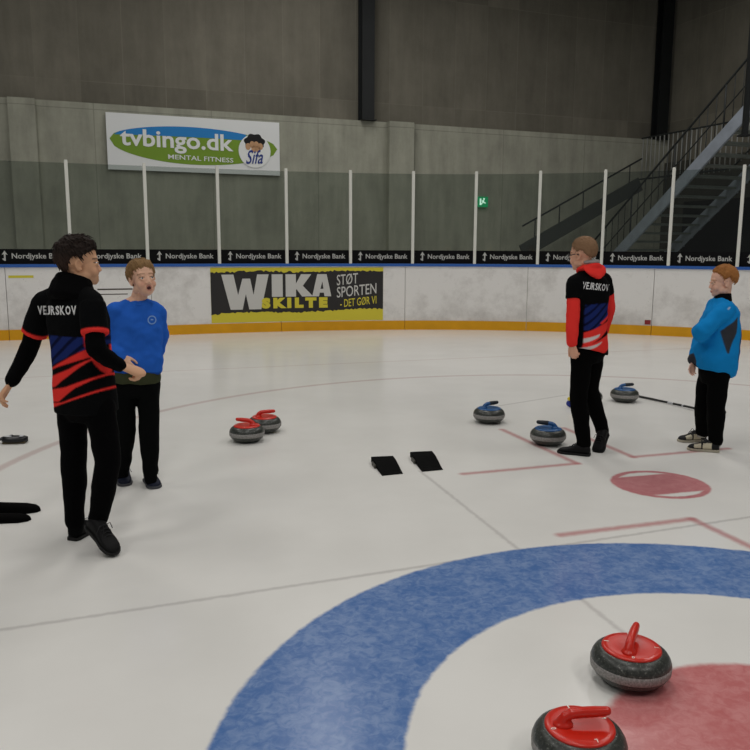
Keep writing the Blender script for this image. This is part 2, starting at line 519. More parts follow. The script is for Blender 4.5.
# ================================================================= RINK BOARDS
_pts = [gnd(x, y) for x, y in [(0, 340.5), (20, 340), (100, 337.3), (170, 335), (210, 333.5), (300, 331), (400, 329.5), (500, 330), (525, 331), (560, 332), (610, 333.5), (650, 335), (690, 336.8), (740, 340)]]
_co = np.polyfit([p.x for p in _pts], [p.y for p in _pts], 4)
_x0, _x1 = -6.0, 6.1


def by(x):
    if x < _x0 or x > _x1:
        e = _x0 if x < _x0 else _x1
        d = float(np.polyval(np.polyder(_co), e)); return float(np.polyval(_co, e)) + d * (x - e) - .05 * (x - e) ** 2
    return float(np.polyval(_co, x))


xs = np.linspace(-9.5, 9.5, 800); ys = np.array([by(x) for x in xs])
ss = np.concatenate([[0], np.cumsum(np.hypot(np.diff(xs), np.diff(ys)))])


def s_of_px(px):
    d = ray(px, 300); k = d.y / d.x if abs(d.x) > 1e-6 else 1e9
    g = ys - xs * k if abs(d.x) > 1e-6 else xs
    best = None
    for i in range(len(xs) - 1):
        if g[i] == 0 or g[i] * g[i + 1] < 0:
            t = g[i] / (g[i] - g[i + 1]); x = xs[i] + t * (xs[i + 1] - xs[i]); yv = ys[i] + t * (ys[i + 1] - ys[i])
            if yv > 0: best = ss[i] + t * (ss[i + 1] - ss[i])
    return best


def bpt(s, off, z):   # off > 0 is towards the ice
    x = np.interp(s, ss, xs); y = np.interp(s, ss, ys)
    xa, ya = np.interp(s - .15, ss, xs), np.interp(s - .15, ss, ys); xb, yb = np.interp(s + .15, ss, xs), np.interp(s + .15, ss, ys)
    t = Vector((xb - xa, yb - ya, 0)).normalized(); n = Vector((t.y, -t.x, 0))
    return Vector((x, y, z)) + n * off


def bframe(s):
    t = (bpt(s + .1, 0, 0) - bpt(s - .1, 0, 0)).normalized(); return (t, Vector((t.y, -t.x, 0)), UP)


def curved_slab(s0, s1, o0, o1, z0, z1, step=.15):
    b = MB(); n = max(2, int((s1 - s0) / step)); rings = []
    for i in range(n + 1):
        s = s0 + (s1 - s0) * i / n
        rings.append([bpt(s, o0, z0), bpt(s, o1, z0), bpt(s, o1, z1), bpt(s, o0, z1)])
    b.loft(rings); return b


BH = 1.235; GH = 2.90
boardm = bpy.data.materials.new('scuffed_board'); boardm.use_nodes = True
nt = boardm.node_tree; N = nt.nodes; L = nt.links; b_ = N['Principled BSDF']; b_.inputs['Roughness'].default_value = .38; b_.inputs['Specular IOR Level'].default_value = .35
tc = N.new('ShaderNodeTexCoord')
na = N.new('ShaderNodeTexNoise'); na.inputs['Scale'].default_value = 1.3; na.inputs['Detail'].default_value = 6; na.inputs['Roughness'].default_value = .7
nb = N.new('ShaderNodeTexNoise'); nb.inputs['Scale'].default_value = 14; nb.inputs['Detail'].default_value = 5; nb.inputs['Roughness'].default_value = .75
sx = N.new('ShaderNodeSeparateXYZ'); L.new(tc.outputs['Object'], sx.inputs[0]); L.new(tc.outputs['Object'], na.inputs[0]); L.new(tc.outputs['Object'], nb.inputs[0])
hz = N.new('ShaderNodeMapRange'); hz.inputs['From Min'].default_value = .15; hz.inputs['From Max'].default_value = .85; hz.inputs['To Min'].default_value = .14; hz.inputs['To Max'].default_value = 0
L.new(sx.outputs['Z'], hz.inputs['Value'])
sub = N.new('ShaderNodeMath'); sub.operation = 'ADD'; L.new(na.outputs['Fac'], sub.inputs[0]); L.new(hz.outputs[0], sub.inputs[1])
dm = N.new('ShaderNodeMapRange'); dm.inputs['From Min'].default_value = .52; dm.inputs['From Max'].default_value = .82; L.new(sub.outputs[0], dm.inputs['Value'])
sm = N.new('ShaderNodeMapRange'); sm.inputs['From Min'].default_value = .64; sm.inputs['From Max'].default_value = .72; L.new(nb.outputs['Fac'], sm.inputs['Value'])
mul = N.new('ShaderNodeMath'); mul.operation = 'MAXIMUM'; L.new(dm.outputs[0], mul.inputs[0]); L.new(sm.outputs[0], mul.inputs[1])
mx = N.new('ShaderNodeMix'); mx.data_type = 'RGBA'; mx.inputs[6].default_value = rgb(236, 234, 231); mx.inputs[7].default_value = rgb(150, 143, 136)
mm = N.new('ShaderNodeMath'); mm.operation = 'MULTIPLY'; mm.inputs[1].default_value = .6; L.new(mul.outputs[0], mm.inputs[0])
L.new(mm.outputs[0], mx.inputs[0]); L.new(mx.outputs[2], b_.inputs['Base Color'])
kickm = mat('yellow_kick_plate', rgb(222, 160, 10), .42, var=.06, vscale=4)
capm = mat('blue_cap_rail', rgb(45, 95, 175), .4)

SJ = [s_of_px(p) for p in (281, 405, 527, 653)]
pit = (SJ[3] - SJ[0]) / 3
SJ = [SJ[0] - 3 * pit, SJ[0] - 2 * pit, SJ[0] - pit] + SJ + [SJ[3] + pit]
blabels = ['white rink board panel cut off by the left edge of the picture',
           'scuffed white rink board panel behind the boy with dark hair at the left edge',
           'white rink board panel behind the boy in the blue sweatshirt',
           'white rink board panel carrying most of the black and yellow advert',
           'plain scuffed white rink board panel in the middle, just right of the advert',
           'white rink board panel behind the boy with the red hood',
           'clean white rink board panel behind the boy in the blue jacket']
for i in range(7):
    s0, s1 = SJ[i] + .004, SJ[i + 1] - .004
    t = thing('rink_board', blabels[i], 'rink board', bpt((s0 + s1) / 2, 0, 0), 0, 'dasher boards round the ice')
    curved_slab(s0, s1, -.12, 0, .17, BH - .05).build('panel', boardm, t, False)
    curved_slab(s0, s1, -.11, .012, .0, .17).build('kick_plate', kickm, t, False)
    curved_slab(s0 - .004, s1 + .004, -.14, .025, BH - .05, BH).build('cap_rail', capm, t, False)
# scuffs, tape
b = MB(); q0, q1 = s_of_px(10), s_of_px(35)
b = curved_slab(q0, q1, .001, .004, 1.015, 1.055); tag(b.build('tape_strip', mat('yellow_tape', rgb(215, 205, 60), .5), None, False), 'short strip of yellow tape stuck on the white board at far left', 'tape')
for (x0, x1, z, h) in ((98, 133, .80, .022), (100, 128, .72, .014)):
    bb = curved_slab(s_of_px(x0), s_of_px(x1), .001, .003, z, z + h)
    tag(bb.build('scuff_mark', mat('rubber_scuff', rgb(70, 62, 55), .8), None, False), ('upper longer' if h > .02 else 'lower shorter') + ' dark rubber scuff on the board between the two boys at left', 'scuff mark')
bb = curved_slab(s_of_px(646), s_of_px(652), .001, .004, .19, .27)
tag(bb.build('paint_mark', mat('red_paint', rgb(140, 40, 45), .7), None, False), 'small dark red mark low on the board beside the panel joint at right', 'mark')

# ---- the advert on the boards
A0, A1 = s_of_px(211), s_of_px(383); AW = A1 - A0; AZ0, AZ1 = .185, 1.165; AHh = AZ1 - AZ0
ad = thing('advert_panel', 'black and yellow advert on the boards reading WIKA SKILTE', 'advert', bpt((A0 + A1) / 2, .0, 0))


def ap(x, y, k): return bpt(A0 + x * AW, .004 + .002 * k, AZ0 + y * AHh)


adblack = mat('advert_black', rgb(43, 41, 41), .45); adyel = mat('advert_yellow', rgb(218, 204, 60), .5); adwhite = mat('advert_white', rgb(205, 204, 200), .5)
curved_slab(A0, A1, .001, .004, AZ0, AZ1).build('sheet', adyel, ad, False)
rnd = random.Random(3)
n = 90; lo = []; hi = []
yl, yh = .16, .90
for i in range(n + 1):
    t = i / n
    lo.append((t, .155 + .055 * t + .018 * rnd.uniform(-1, 1) + .015 * math.sin(9 * t))); hi.append((t, .925 - .01 * math.cos(12 * t) + .018 * rnd.uniform(-1, 1) + .03 * max(0, t - .55)))
bb = MB()
for i in range(n): bb.poly([ap(*lo[i], 1), ap(*lo[i + 1], 1), ap(*hi[i + 1], 1), ap(*hi[i], 1)])
bb.build('torn_black_field', adblack, ad, False)


def letters(polys, m, k=2):
    bb = MB()
    for pl in polys: bb.poly([ap(x, y, k) for x, y in pl])
    return bb.build('lettering', m, ad, False)


# heavy condensed W I K A drawn as polygons in advert coordinates
bt, tp = .235, .875
W_ = [[(.060, tp), (.125, tp), (.158, .44), (.140, bt), (.105, bt)], [(.158, .44), (.180, tp - .04), (.205, tp - .04), (.225, .44), (.195, .62)],
      [(.140, bt), (.158, .44), (.195, .70), (.190, bt + .28), (.178, bt)], [(.225, .44), (.27, tp), (.325, tp), (.285, bt), (.215, bt), (.19, bt + .33), (.195, .70)]]
W_ = [[(.060, tp), (.128, tp), (.152, .50), (.178, .80), (.222, .80), (.240, .50), (.262, tp), (.328, tp), (.283, bt), (.214, bt), (.196, .52), (.176, bt), (.108, bt)]]
K0 = .40
I_ = [[(.345, tp), (.408, tp), (.408, .46), (.345, .46)]]
K_ = [[(.425, tp), (.485, tp), (.485, .70), (.515, tp), (.575, tp), (.525, .66), (.585, .46), (.52, .46), (.488, .60), (.485, .58), (.485, .46), (.425, .46)]]
A_ = [[(.588, .46), (.612, tp - .01), (.660, tp - .01), (.668, .46 + .1), (.640, .56), (.625, .60), (.630, .75), (.618, .60), (.615, .46)],
      [(.660, tp - .01), (.688, .46), (.66, .46), (.655, .56), (.632, .56), (.645, .62), (.645, .75)]]
A_ = [[(.580, .46), (.610, tp), (.665, tp), (.640, .74), (.628, .60), (.640, .60), (.636, .53), (.624, .53), (.620, .46)], [(.665, tp), (.692, .46), (.652, .46), (.648, .53), (.636, .53), (.640, .60), (.646, .60), (.640, .74)]]
letters(W_ + I_ + K_ + A_, adwhite)
v, f = fit_text('SKILTE', .385, .20, bold=.085, spacing=1.5, res=3)
flat_build('lettering', [(.285 + x, .245 + y) for x, y in v], f, lambda x, y: ap(x, y, 4), adyel, ad)
for tx, x, y, w, h, sl, mm_ in (('STØT', .725, .66, .125, .20, .32, adwhite), ('SPORTEN', .725, .43, .235, .20, .33, adwhite), ('- DET GØR VI', .745, .245, .215, .15, .33, adyel)):
    v, f = fit_text(tx, w, h, bold=.006, res=3)
    flat_build('lettering', [(x + px_, y + py_ + sl * px_) for px_, py_ in v], f, lambda x, y: ap(x, y, 2), mm_, ad)

# ---- glass with posts and the advert strip behind it
glass = bpy.data.materials.new('rink_glass'); glass.use_nodes = True
nt = glass.node_tree; N = nt.nodes; L = nt.links; N.remove(N['Principled BSDF'])
tr = N.new('ShaderNodeBsdfTransparent'); tr.inputs[0].default_value = (.75, .78, .76, 1)
gl = N.new('ShaderNodeBsdfGlossy'); gl.inputs['Roughness'].default_value = .04
fr = N.new('ShaderNodeFresnel'); fr.inputs['IOR'].default_value = 1.35
mxs = N.new('ShaderNodeMixShader'); L.new(fr.outputs[0], mxs.inputs[0]); L.new(tr.outputs[0], mxs.inputs[1]); L.new(gl.outputs[0], mxs.inputs[2])
L.new(mxs.outputs[0], N['Material Output'].inputs[0])
postm = mat('white_post', rgb(222, 222, 214), .45)
stripm = mat('strip_black', rgb(6, 6, 8), .65, spec=.15); stripw = mat('strip_lettering', rgb(190, 190, 186), .5)
PX = [73.5, 149.5, 220.5, 287.5, 350.5, 412, 473.5, 536, 599.5, 666, 734.5]
SP = [s_of_px(p) for p in PX]
SP = [SP[0] - 1.2] + SP + [SP[-1] + 1.14]
ordn = ['first', 'second', 'third', 'fourth', 'fifth', 'sixth', 'seventh', 'eighth', 'ninth', 'tenth', 'eleventh', 'twelfth']
for i, s in enumerate(SP[1:-1]):
    z0 = BH; fr_ = bframe(s)
    g = thing('glass_post', '%s white upright post of the rink glass, counted from the left' % ordn[i], 'post', bpt(s, 0, z0), 0, 'posts of the rink glass')
    b = MB(); b.box(bpt(s, .0, (z0 + GH) / 2), (.054, .05, GH - z0), fr_); b.build('upright', postm, g, False, .006)
    b = MB(); b.box(bpt(s, .0, GH - .0 + .008), (.048, .044, .016), fr_); b.build('end_cap', postm, g, False, .004)
v_nb, f_nb = fit_text('Nordjyske Bank', .78, .115, bold=.012, res=2)
for i in range(len(SP) - 1):
    s0, s1 = SP[i], SP[i + 1]
    lab = ('glass pane left of the first white post, with black bank strip along its foot' if i == 0 else
           'glass pane right of the eleventh white post, with black bank strip along its foot' if i == len(SP) - 2 else
           'glass pane between the %s and %s white posts from left, bank strip along its foot' % (ordn[i - 1], ordn[i]))
    g = thing('glass_screen', lab, 'glass screen', bpt((s0 + s1) / 2, -.045, BH), 0, 'rink glass panes with bank strips')
    curved_slab(s0 + .006, s1 - .006, -.052, -.04, BH, GH - .03, .6).build('glass_sheet', glass, g, False)
    st = curved_slab(s0 + .008, s1 - .008, -.038, -.034, BH + .003, BH + .245).build('advert_strip', stripm, g, False)
    w = s1 - s0; x0 = s0 + .29 * w / 1.16
    flat_build('lettering', v_nb, f_nb, lambda x, y: bpt(x0 + x * w / 1.16, -.032, BH + .063 + y), stripw, st)
    xa = s0 + .19 * w / 1.16; bb = MB()
    for poly in ([(-.012, .04), (.012, .04), (.012, .15), (-.012, .15)], [(-.045, .135), (0, .205), (.045, .135), (.02, .145), (-.02, .145)], [(-.035, .06), (-.012, .045), (-.012, .075), (-.035, .085)]):
        bb.poly([bpt(xa + x, -.032, BH + y + .015) for x, y in poly])
    bb.build('bank_emblem', stripw, st, False)

# ================================================================= STAIRCASE
galv = mat('galvanised_steel', rgb(158, 166, 178), .5, metal=.2, var=.12, vscale=5); rail = mat('rail_steel', rgb(42, 46, 46), .55)
treadm = mat('tread_steel', rgb(125, 131, 126), .6, var=.1)
stc = thing('staircase', 'steel staircase rising along the right wall behind the glass', 'staircase', wp(2, 1.5, 0), ANG)
aL, aR = 2.5, .95; k = 2.39 / 3.17


def stz(b_): return 1.78 + (b_ - 2.19) * k


b0, b1 = -.02, 5.6; b0 = 2.19 - (1.78 - .25) / k; b0 = max(b0, .35)
dirs = (VB + UP * k).normalized(); nrm_ = (UP - VB * k).normalized()
for a_ in (aL, aR):
    p0, p1 = wp(a_, b0, stz(b0)), wp(a_, b1, stz(b1)); b = MB()
    b.box((p0 + p1) / 2, ((p1 - p0).length, .06, .27), (dirs, UB, nrm_)); b.build('stringer', galv, stc, False, .01)
nT = 20
for i in range(nT):
    bb_ = b0 + (b1 - b0) * (i + .5) / nT
    b = MB(); b.box(wp((aL + aR) / 2, bb_, stz(bb_) + .02), (aL - aR - .06, .27, .05), (UB, VB, UP)); b.build('tread', treadm, stc, False, .006)
    b = MB(); b.box(wp(aR - .05, bb_, stz(bb_) - .02), (.05, .18, .14), (UB, VB, UP)); b.build('tread_bracket', galv, stc, False)
b = MB(); b.box(wp((aL + aR) / 2, b1 + 1.0, stz(b1) + .02), (aL - aR + .06, 2.0, .12), (UB, VB, UP)); b.build('landing', treadm, stc, False)
for a_ in (aL,):
    for h_, r_ in ((1.05, .024), (.55, .014)):
        b = MB(); b.capsule([wp(a_, b0 + .3, stz(b0 + .3) + h_), wp(a_, b1, stz(b1) + h_), wp(a_, b1 + 2, stz(b1) + h_)], r_, 8); b.build('handrail', rail, stc)
    n = 26
    for i in range(n):
        bb_ = b0 + .4 + (b1 + .4 - b0) * i / (n - 1); z_ = stz(min(bb_, b1)); b = MB(); r_ = .02 if i % 6 == 0 else .009
        b.capsule([wp(a_, bb_, z_), wp(a_, bb_, z_ + 1.05)], r_, 6, round_ends=False); b.build('baluster', rail, stc)
# upper guard rail along the right wall
gr = thing('guard_rail', 'tall grey guard rail of upright bars beside the top of the staircase', 'railing', wp(.6, 2, ZL), ANG)
for i in range(24):
    bb_ = .25 + i * .16; z_ = max(3.55, stz(bb_) + .9); b = MB()
    b.capsule([wp(.75, bb_, z_ - .25), wp(.75, bb_, z_ + .85)], .016, 6, round_ends=False); b.build('bar', mat('bar_steel', rgb(150, 152, 148), .5), gr)
for dz in (-.2, .85):
    b = MB(); b.capsule([wp(.75, .2 + i * .25, max(3.55, stz(.2 + i * .25) + .9) + dz) for i in range(16)], .022, 8); b.build('rail', rail, gr)
# second, lower flight along the back wall
lf = thing('stair_rail', 'grey sloping steel rail and stringer along the back concrete wall', 'railing', wp(4, .9, 0), ANG)
pA, pB = at(522, 252, 19.3), at(640, 184, 20.6)
d_ = (pB - pA).normalized(); nn = VB.cross(d_).normalized(); nn = nn if nn.z > 0 else -nn
b = MB(); b.box((pA + pB) / 2, ((pB - pA).length, .06, .34), (d_, VB, nn)); b.build('stringer', mat('dull_steel', rgb(72, 75, 72), .6), lf, False)
b = MB(); b.capsule([pA + UP * .62, pB + UP * .62], .022, 8); b.build('handrail', rail, lf)
for i in range(5):
    p = pA.lerp(pB, .1 + .2 * i); b = MB(); b.capsule([p, p + UP * .62], .014, 6, round_ends=False); b.build('baluster', rail, lf)
# added black sheet standing in for the shade under the stairs
en = MB(); en.box(wp(.45, 4.2, 1.35), (.1, 5.2, 2.7), (UB, VB, UP)); tag(en.build('understair_shade_sheet', mat('shade_black', rgb(14, 15, 15), .7), None, False), 'added black sheet for the shade under the steel staircase at right', 'shade sheet')
# dark post beyond
b = MB(); p_ = at(748.5, 85, 15.2); b.box(Vector((p_.x, p_.y, 5.6)), (.09, .09, 4.0)); b.box(Vector((p_.x, p_.y, 3.62)), (.2, .2, .03)); tag(b.build('steel_post', steel, None, False), 'thin dark upright post above the top of the stairs at right edge', 'post')

# ================================================================= CURLING STONES
def granite(name, c0, c1, c2):
    m = bpy.data.materials.new(name); m.use_nodes = True; nt = m.node_tree; N = nt.nodes; L = nt.links; b = N['Principled BSDF']
    tc = N.new('ShaderNodeTexCoord'); v = N.new('ShaderNodeTexNoise'); v.inputs['Scale'].default_value = 120; v.inputs['Detail'].default_value = 3; v.inputs['Roughness'].default_value = .7
    L.new(tc.outputs['Object'], v.inputs[0]); r = N.new('ShaderNodeValToRGB'); r.color_ramp.elements[0].position = .35; r.color_ramp.elements[0].color = c0
    r.color_ramp.elements[1].position = .6; r.color_ramp.elements[1].color = c1; e = r.color_ramp.elements.new(.74); e.color = c2
    L.new(v.outputs['Fac'], r.inputs[0]); L.new(r.outputs[0], b.inputs['Base Color']); b.inputs['Roughness'].default_value = .34
    return m


g_dark = granite('dark_granite', rgb(34, 37, 34), rgb(62, 65, 60), rgb(150, 152, 146)); g_band = granite('band_granite', rgb(118, 116, 113), rgb(152, 149, 146), rgb(185, 182, 178))
g_band.node_tree.nodes['Principled BSDF'].inputs['Roughness'].default_value = .6
red_p = mat('red_plastic', rgb(205, 38, 22), .28, spec=.5); blue_p = mat('blue_plastic', rgb(30, 86, 142), .32, spec=.5); grip_p = mat('dark_grip', rgb(30, 36, 44), .5)
num_w = mat('numeral_white', rgb(235, 225, 215), .5)
PROTO = {}


def stone(kind, pos, ang, label, first):
    if kind not in PROTO:
        cp_ = red_p if kind == 'red' else blue_p
        root = thing('curling_stone', label, 'curling stone', (0, 0, 0), 0, kind + ' handled curling stones on the ice')
        b = MB(); b.lathe([(.058, .006), (.064, .0), (.072, .003), (.094, .009), (.116, .020), (.131, .034), (.1405, .051), (.1425, .058), (.1425, .0795), (.139, .091), (.130, .105), (.114, .117), (.106, .119), (.05, .119)]); b.build('stone_body', g_dark, root)
        b = MB(); b.lathe([(.1390, .0475), (.1430, .0510), (.1440, .065), (.1434, .0785), (.1405, .0805)]); b.build('striking_band', g_band, root)
        b = MB(); b.lathe([(.104, .115), (.1065, .119), (.1055, .1235), (.100, .1265), (.085, .1275), (.06, .1265), (.03, .1255), (.004, .125)]); cap = b.build('handle_cap', cp_, root)
        b = MB()
        b.ell((-.052, 0, .128), ((.032, 0, 0), (0, .026, 0), (0, 0, .014)))
        b.capsule([(-.056, 0, .126), (-.054, 0, .138), (-.046, 0, .150), (-.028, 0, .160), (.005, 0, .1635), (.045, 0, .1650), (.082, 0, .1665)], [.023, .0185, .0165, .016, .016, .016, .0135], 14, ref=(0, 1, 0))
        me = remesh(b, .003, 5); me.materials.append(cp_); hd = link('handle', me, cap)
        if kind == 'blue':
            b = MB(); b.capsule([(.005, 0, .1635), (.045, 0, .1650), (.082, 0, .1665)], [.0168, .0172, .0148], 14, ref=(0, 1, 0)); b.build('grip', grip_p, hd)
        else:
            for tx, an in (('0', -2.9), ('7', -1.257), ('1', 1.71), ('4', .3)):
                v, f = fit_text(tx, .010 if tx != '1' else .005, .018, bold=.02, res=2)
                ca, sa = math.cos(an), math.sin(an)
                def fn(x, y):
                    rr = .098 - y; tt = x - .005
                    return Vector((ca * rr - sa * tt, sa * rr + ca * tt, .1282))
                flat_build('numeral', v, f, fn, num_w, cap)
        PROTO[kind] = root; o = root
    else:
        def cp_tree(s, par):
            c = s.copy(); COL.objects.link(c); c.parent = par
            for ch in list(s.children): cp_tree(ch, c)
            return c
        o = cp_tree(PROTO[kind], None); o['label'] = label
    o.location = (pos.x, pos.y, 0); o.rotation_euler.z = ang; o.scale = (.975, .975, 1.04)


def hd_ang(pos, p0, p1):   # bearing of the handle from two photo points at handle height
    a = gnd(*p0, z=.18); b = gnd(*p1, z=.18); return math.atan2(b.y - a.y, b.x - a.x)


s1 = gnd(630.5, 663, .065)
stone('red', s1, math.radians(62), 'red curling stone at the edge of the pink centre, handle pointing away', True)
s2 = gnd(579, 740, .08)
stone('red', s2, math.radians(2), 'nearest red curling stone, cut off by the bottom edge', False)
s3 = gnd(247, 433, .065); stone('red', s3, math.radians(170), 'front red curling stone of the pair near the advert', False)
s4 = gnd(264.5, 424, .065); s4 = s3 + (s4 - s3).normalized() * max((s4 - s3).length, .291)
stone('red', s4, math.radians(12), 'rear red curling stone of the pair, partly behind the other', False)
s5 = gnd(489, 415, .065); stone('blue', s5, math.radians(25), 'blue curling stone alone on the ice left of the L-shaped red mark', True)
s6 = gnd(548, 436, .065); stone('blue', s6, math.radians(165), 'blue curling stone at the toe of the boy with the red hood', False)
s7 = gnd(624.5, 395, .065); stone('blue', s7, math.radians(8), 'blue curling stone right of the red hooded boy, next to the black pole', False)
s8 = gnd(588, 397, .065); stone('blue', s8, math.radians(100), 'curling stone mostly hidden behind the legs of the red hooded boy', False)

# ================================================================= LOOSE THINGS ON THE ICE
rub = mat('black_rubber', rgb(6, 6, 6), .85, spec=.08, bump=.3, bscale=120)


def hack(pts, label):
    """foot wedge: the four ground corners of its footprint (back-left, back-right, front-right, front-left)"""
    c = sum(pts, Vector()) / 4; root = thing('curling_hack', label, 'foot wedge', (c.x, c.y, 0), 0, 'black foot wedges on the ice')
    bl, br, fr, fl = pts; b = MB(); n = 8; rings = []
    H = [.002, .018, .038, .054, .062, .060, .050, .036, .020]
    for i in range(n + 1):
        t = i / n; l = fl.lerp(bl, t); r = fr.lerp(br, t)
        h = .006 + .034 * math.sin(PI * .5 * min(1, t * 1.2)) ** 1.6; dip = .007 * math.sin(PI * t)
        rings.append([l + UP * .001, r + UP * .001, r + UP * h, (l + r) / 2 + UP * (h - dip), l + UP * h])
    b.loft(rings); b.build('rubber_pad', rub, root, False, .004)
    b = MB()  # pale plate under the left flank
    d = (fl - bl).normalized(); o = (bl - br).normalized(); 
    b.box((bl + fl) / 2 + o * .008 + UP * .014 - d * .05, (.10, .010, .024), (d, d.cross(UP), UP)); b.build('side_plate', mat('worn_metal', rgb(80, 78, 72), .5, metal=.4), root, False)


hack([gnd(371, 462), gnd(393, 461), gnd(403, 474), gnd(382, 476)], 'left black rubber foot wedge, nearer the advert side of the ice')
hack([gnd(410, 457), gnd(432, 456), gnd(443, 470), gnd(422, 472)], 'right black rubber foot wedge, beside the grey line')

# broom head and handle leaving the frame at left
cpos = gnd(15, 443); br = thing('curling_broom', 'black curling broom head with white patches lying at far left', 'broom', (cpos.x, cpos.y, 0))
dv = Vector((1, .12, 0)).normalized(); pv = Vector((-dv.y, dv.x, 0))
b = MB(); n = 10; rings = []
for i in range(n + 1):
    t = i / n; w = .05 * (1 - (2 * t - 1) ** 4) ** .5 + .004; h = .042 * (1 - .35 * abs(2 * t - 1) ** 3)
    c = cpos + dv * (.20 * (t - .5))
    rings.append([c + pv * (w * math.cos(a) * (1 if True else 1)) + UP * (.032 + h * .7 * math.sin(a)) for a in [2 * PI * j / 14 for j in range(14)]])
b.loft(rings); b.build('broom_head', mat('black_plastic', rgb(14, 15, 20), .35), br)
b = MB()
for t, w in ((-.045, .03), (.055, .018)):
    c = cpos + dv * t + UP * .0585 - pv * .012
    b.ell(c, (dv * w, pv * .022, (UP) * .006), 10)
b.build('white_patch', mat('patch_white', rgb(190, 192, 195), .5), br)
b = MB(); b.box(cpos + UP * .009, (.17, .075, .016), (dv, pv, UP)); b.build('fabric_pad', mat('pad_grey', rgb(90, 80, 60), .9), br, False, .004)
b = MB(); b.capsule([cpos + UP * .055 - dv * .02, cpos - dv * .13 + UP * .03 - pv * .02, cpos - dv * 1.15 + UP * .013 - pv * .12], [.014, .012, .012], 10); b.build('handle', mat('broom_shaft', rgb(60, 62, 64), .4), br)

# pole behind the boys at right
pa, pb = gnd(637, 397), gnd(716, 416); d = (pb - pa).normalized(); px_ = Vector((-d.y, d.x, 0))
pole = thing('curling_broom', 'long thin black broom pole on the ice between blue stone and blue jacket boy', 'broom', tuple(pa))
b = MB(); b.capsule([pa + UP * .012, pb + UP * .03], [.0115, .0115], 10); b.build('shaft', mat('shaft_black', rgb(28, 28, 28), .4), pole)
b = MB()
for t in (.42, .47, .60): q = (pa + UP * .012).lerp(pb + UP * .03, t); b.capsule([q, q + d * (.02 if t > .43 else .05)], .0122, 10, round_ends=False)
b.build('white_print', mat('patch_white'), pole)
b = MB(); b.capsule([pb - px_ * .09 + UP * .028, pb + px_ * .09 + UP * .028], .026, 12, flat=1.0); b.build('broom_head', MATS['black_plastic'], pole)
# small coloured broom head behind the leg of the red hooded boy
q = gnd(569.5, 407); sb = thing('broom_head', 'small blue and yellow broom head peeking out behind the red hooded boy', 'broom head', (q.x, q.y, 0))
b = MB(); b.capsule([q + Vector((0, 0, .035)), q + Vector((.07, -.03, .035))], .034, 12, flat=.8); b.build('blue_head', mat('deep_blue_plastic', rgb(35, 50, 140), .4), sb)
b = MB(); b.capsule([q + Vector((-.012, -.02, .085)), q + Vector((.05, -.02, .115))], .018, 10); b.build('yellow_socket', mat('yellow_plastic', rgb(215, 195, 30), .4), sb)


# black shoe covers at the left edge
def cover(toe, heel, w, h, label):
    d = (toe - heel); Ln = d.length; d.normalize(); p = Vector((-d.y, d.x, 0)); root = thing('shoe_cover', label, 'shoe cover', tuple(heel), 0, 'black shoe covers on the ice')
    b = MB(); rings = []
    for t, kw, kh in ((0, .5, .7), (.06, .85, .95), (.2, .95, 1), (.5, .85, .9), (.75, .95, .8), (.9, .8, .65), (.97, .5, .45), (1, .15, .2)):
        c = heel + d * (Ln * t); rings.append([c + p * (w * kw * math.cos(a)) + UP * max(.001, (h * kh) * (.5 + .62 * math.sin(a))) for a in [2 * PI * j / 16 for j in range(16)]])
    b.loft(rings); b.build('upper', mat('soft_black', rgb(7, 6, 6), .9, spec=.06), root)
    b = MB(); rings = []
    for t, kw in ((.02, .5), (.1, .8), (.4, .8), (.8, .85), (.97, .45)):
        c = heel + d * (Ln * t); rings.append([c + p * (w * kw * 1.04 * s_) + UP * z_ for s_, z_ in ((-1, 0), (1, 0), (1, .012), (-1, .012))])
    b.loft(rings); b.build('sole', rub, root, False)


cover(gnd(40.5, 511), gnd(-16, 513), .05, .055, 'longer black shoe cover lying at the left edge, rearmost of two')
cover(gnd(31, 520), gnd(-24, 523), .048, .045, 'black shoe cover at the left edge, in front of the longer one')

# ================================================================= PEOPLE
skin_m = mat('skin', attr=True, rough=.55, spec=.35); cloth_m = mat('printed_cloth', attr=True, rough=.9, spec=.06, bump=.25, bscale=160)
eye_m = mat('eye_white', rgb(225, 220, 214), .25); iris_m = mat('iris', rgb(60, 62, 60), .2)


def nz(co, s, seed=0.): return noise.noise(Vector((co.x * s + seed, co.y * s, co.z * s)))


def lerp(a, b, t): return a + (b - a) * t


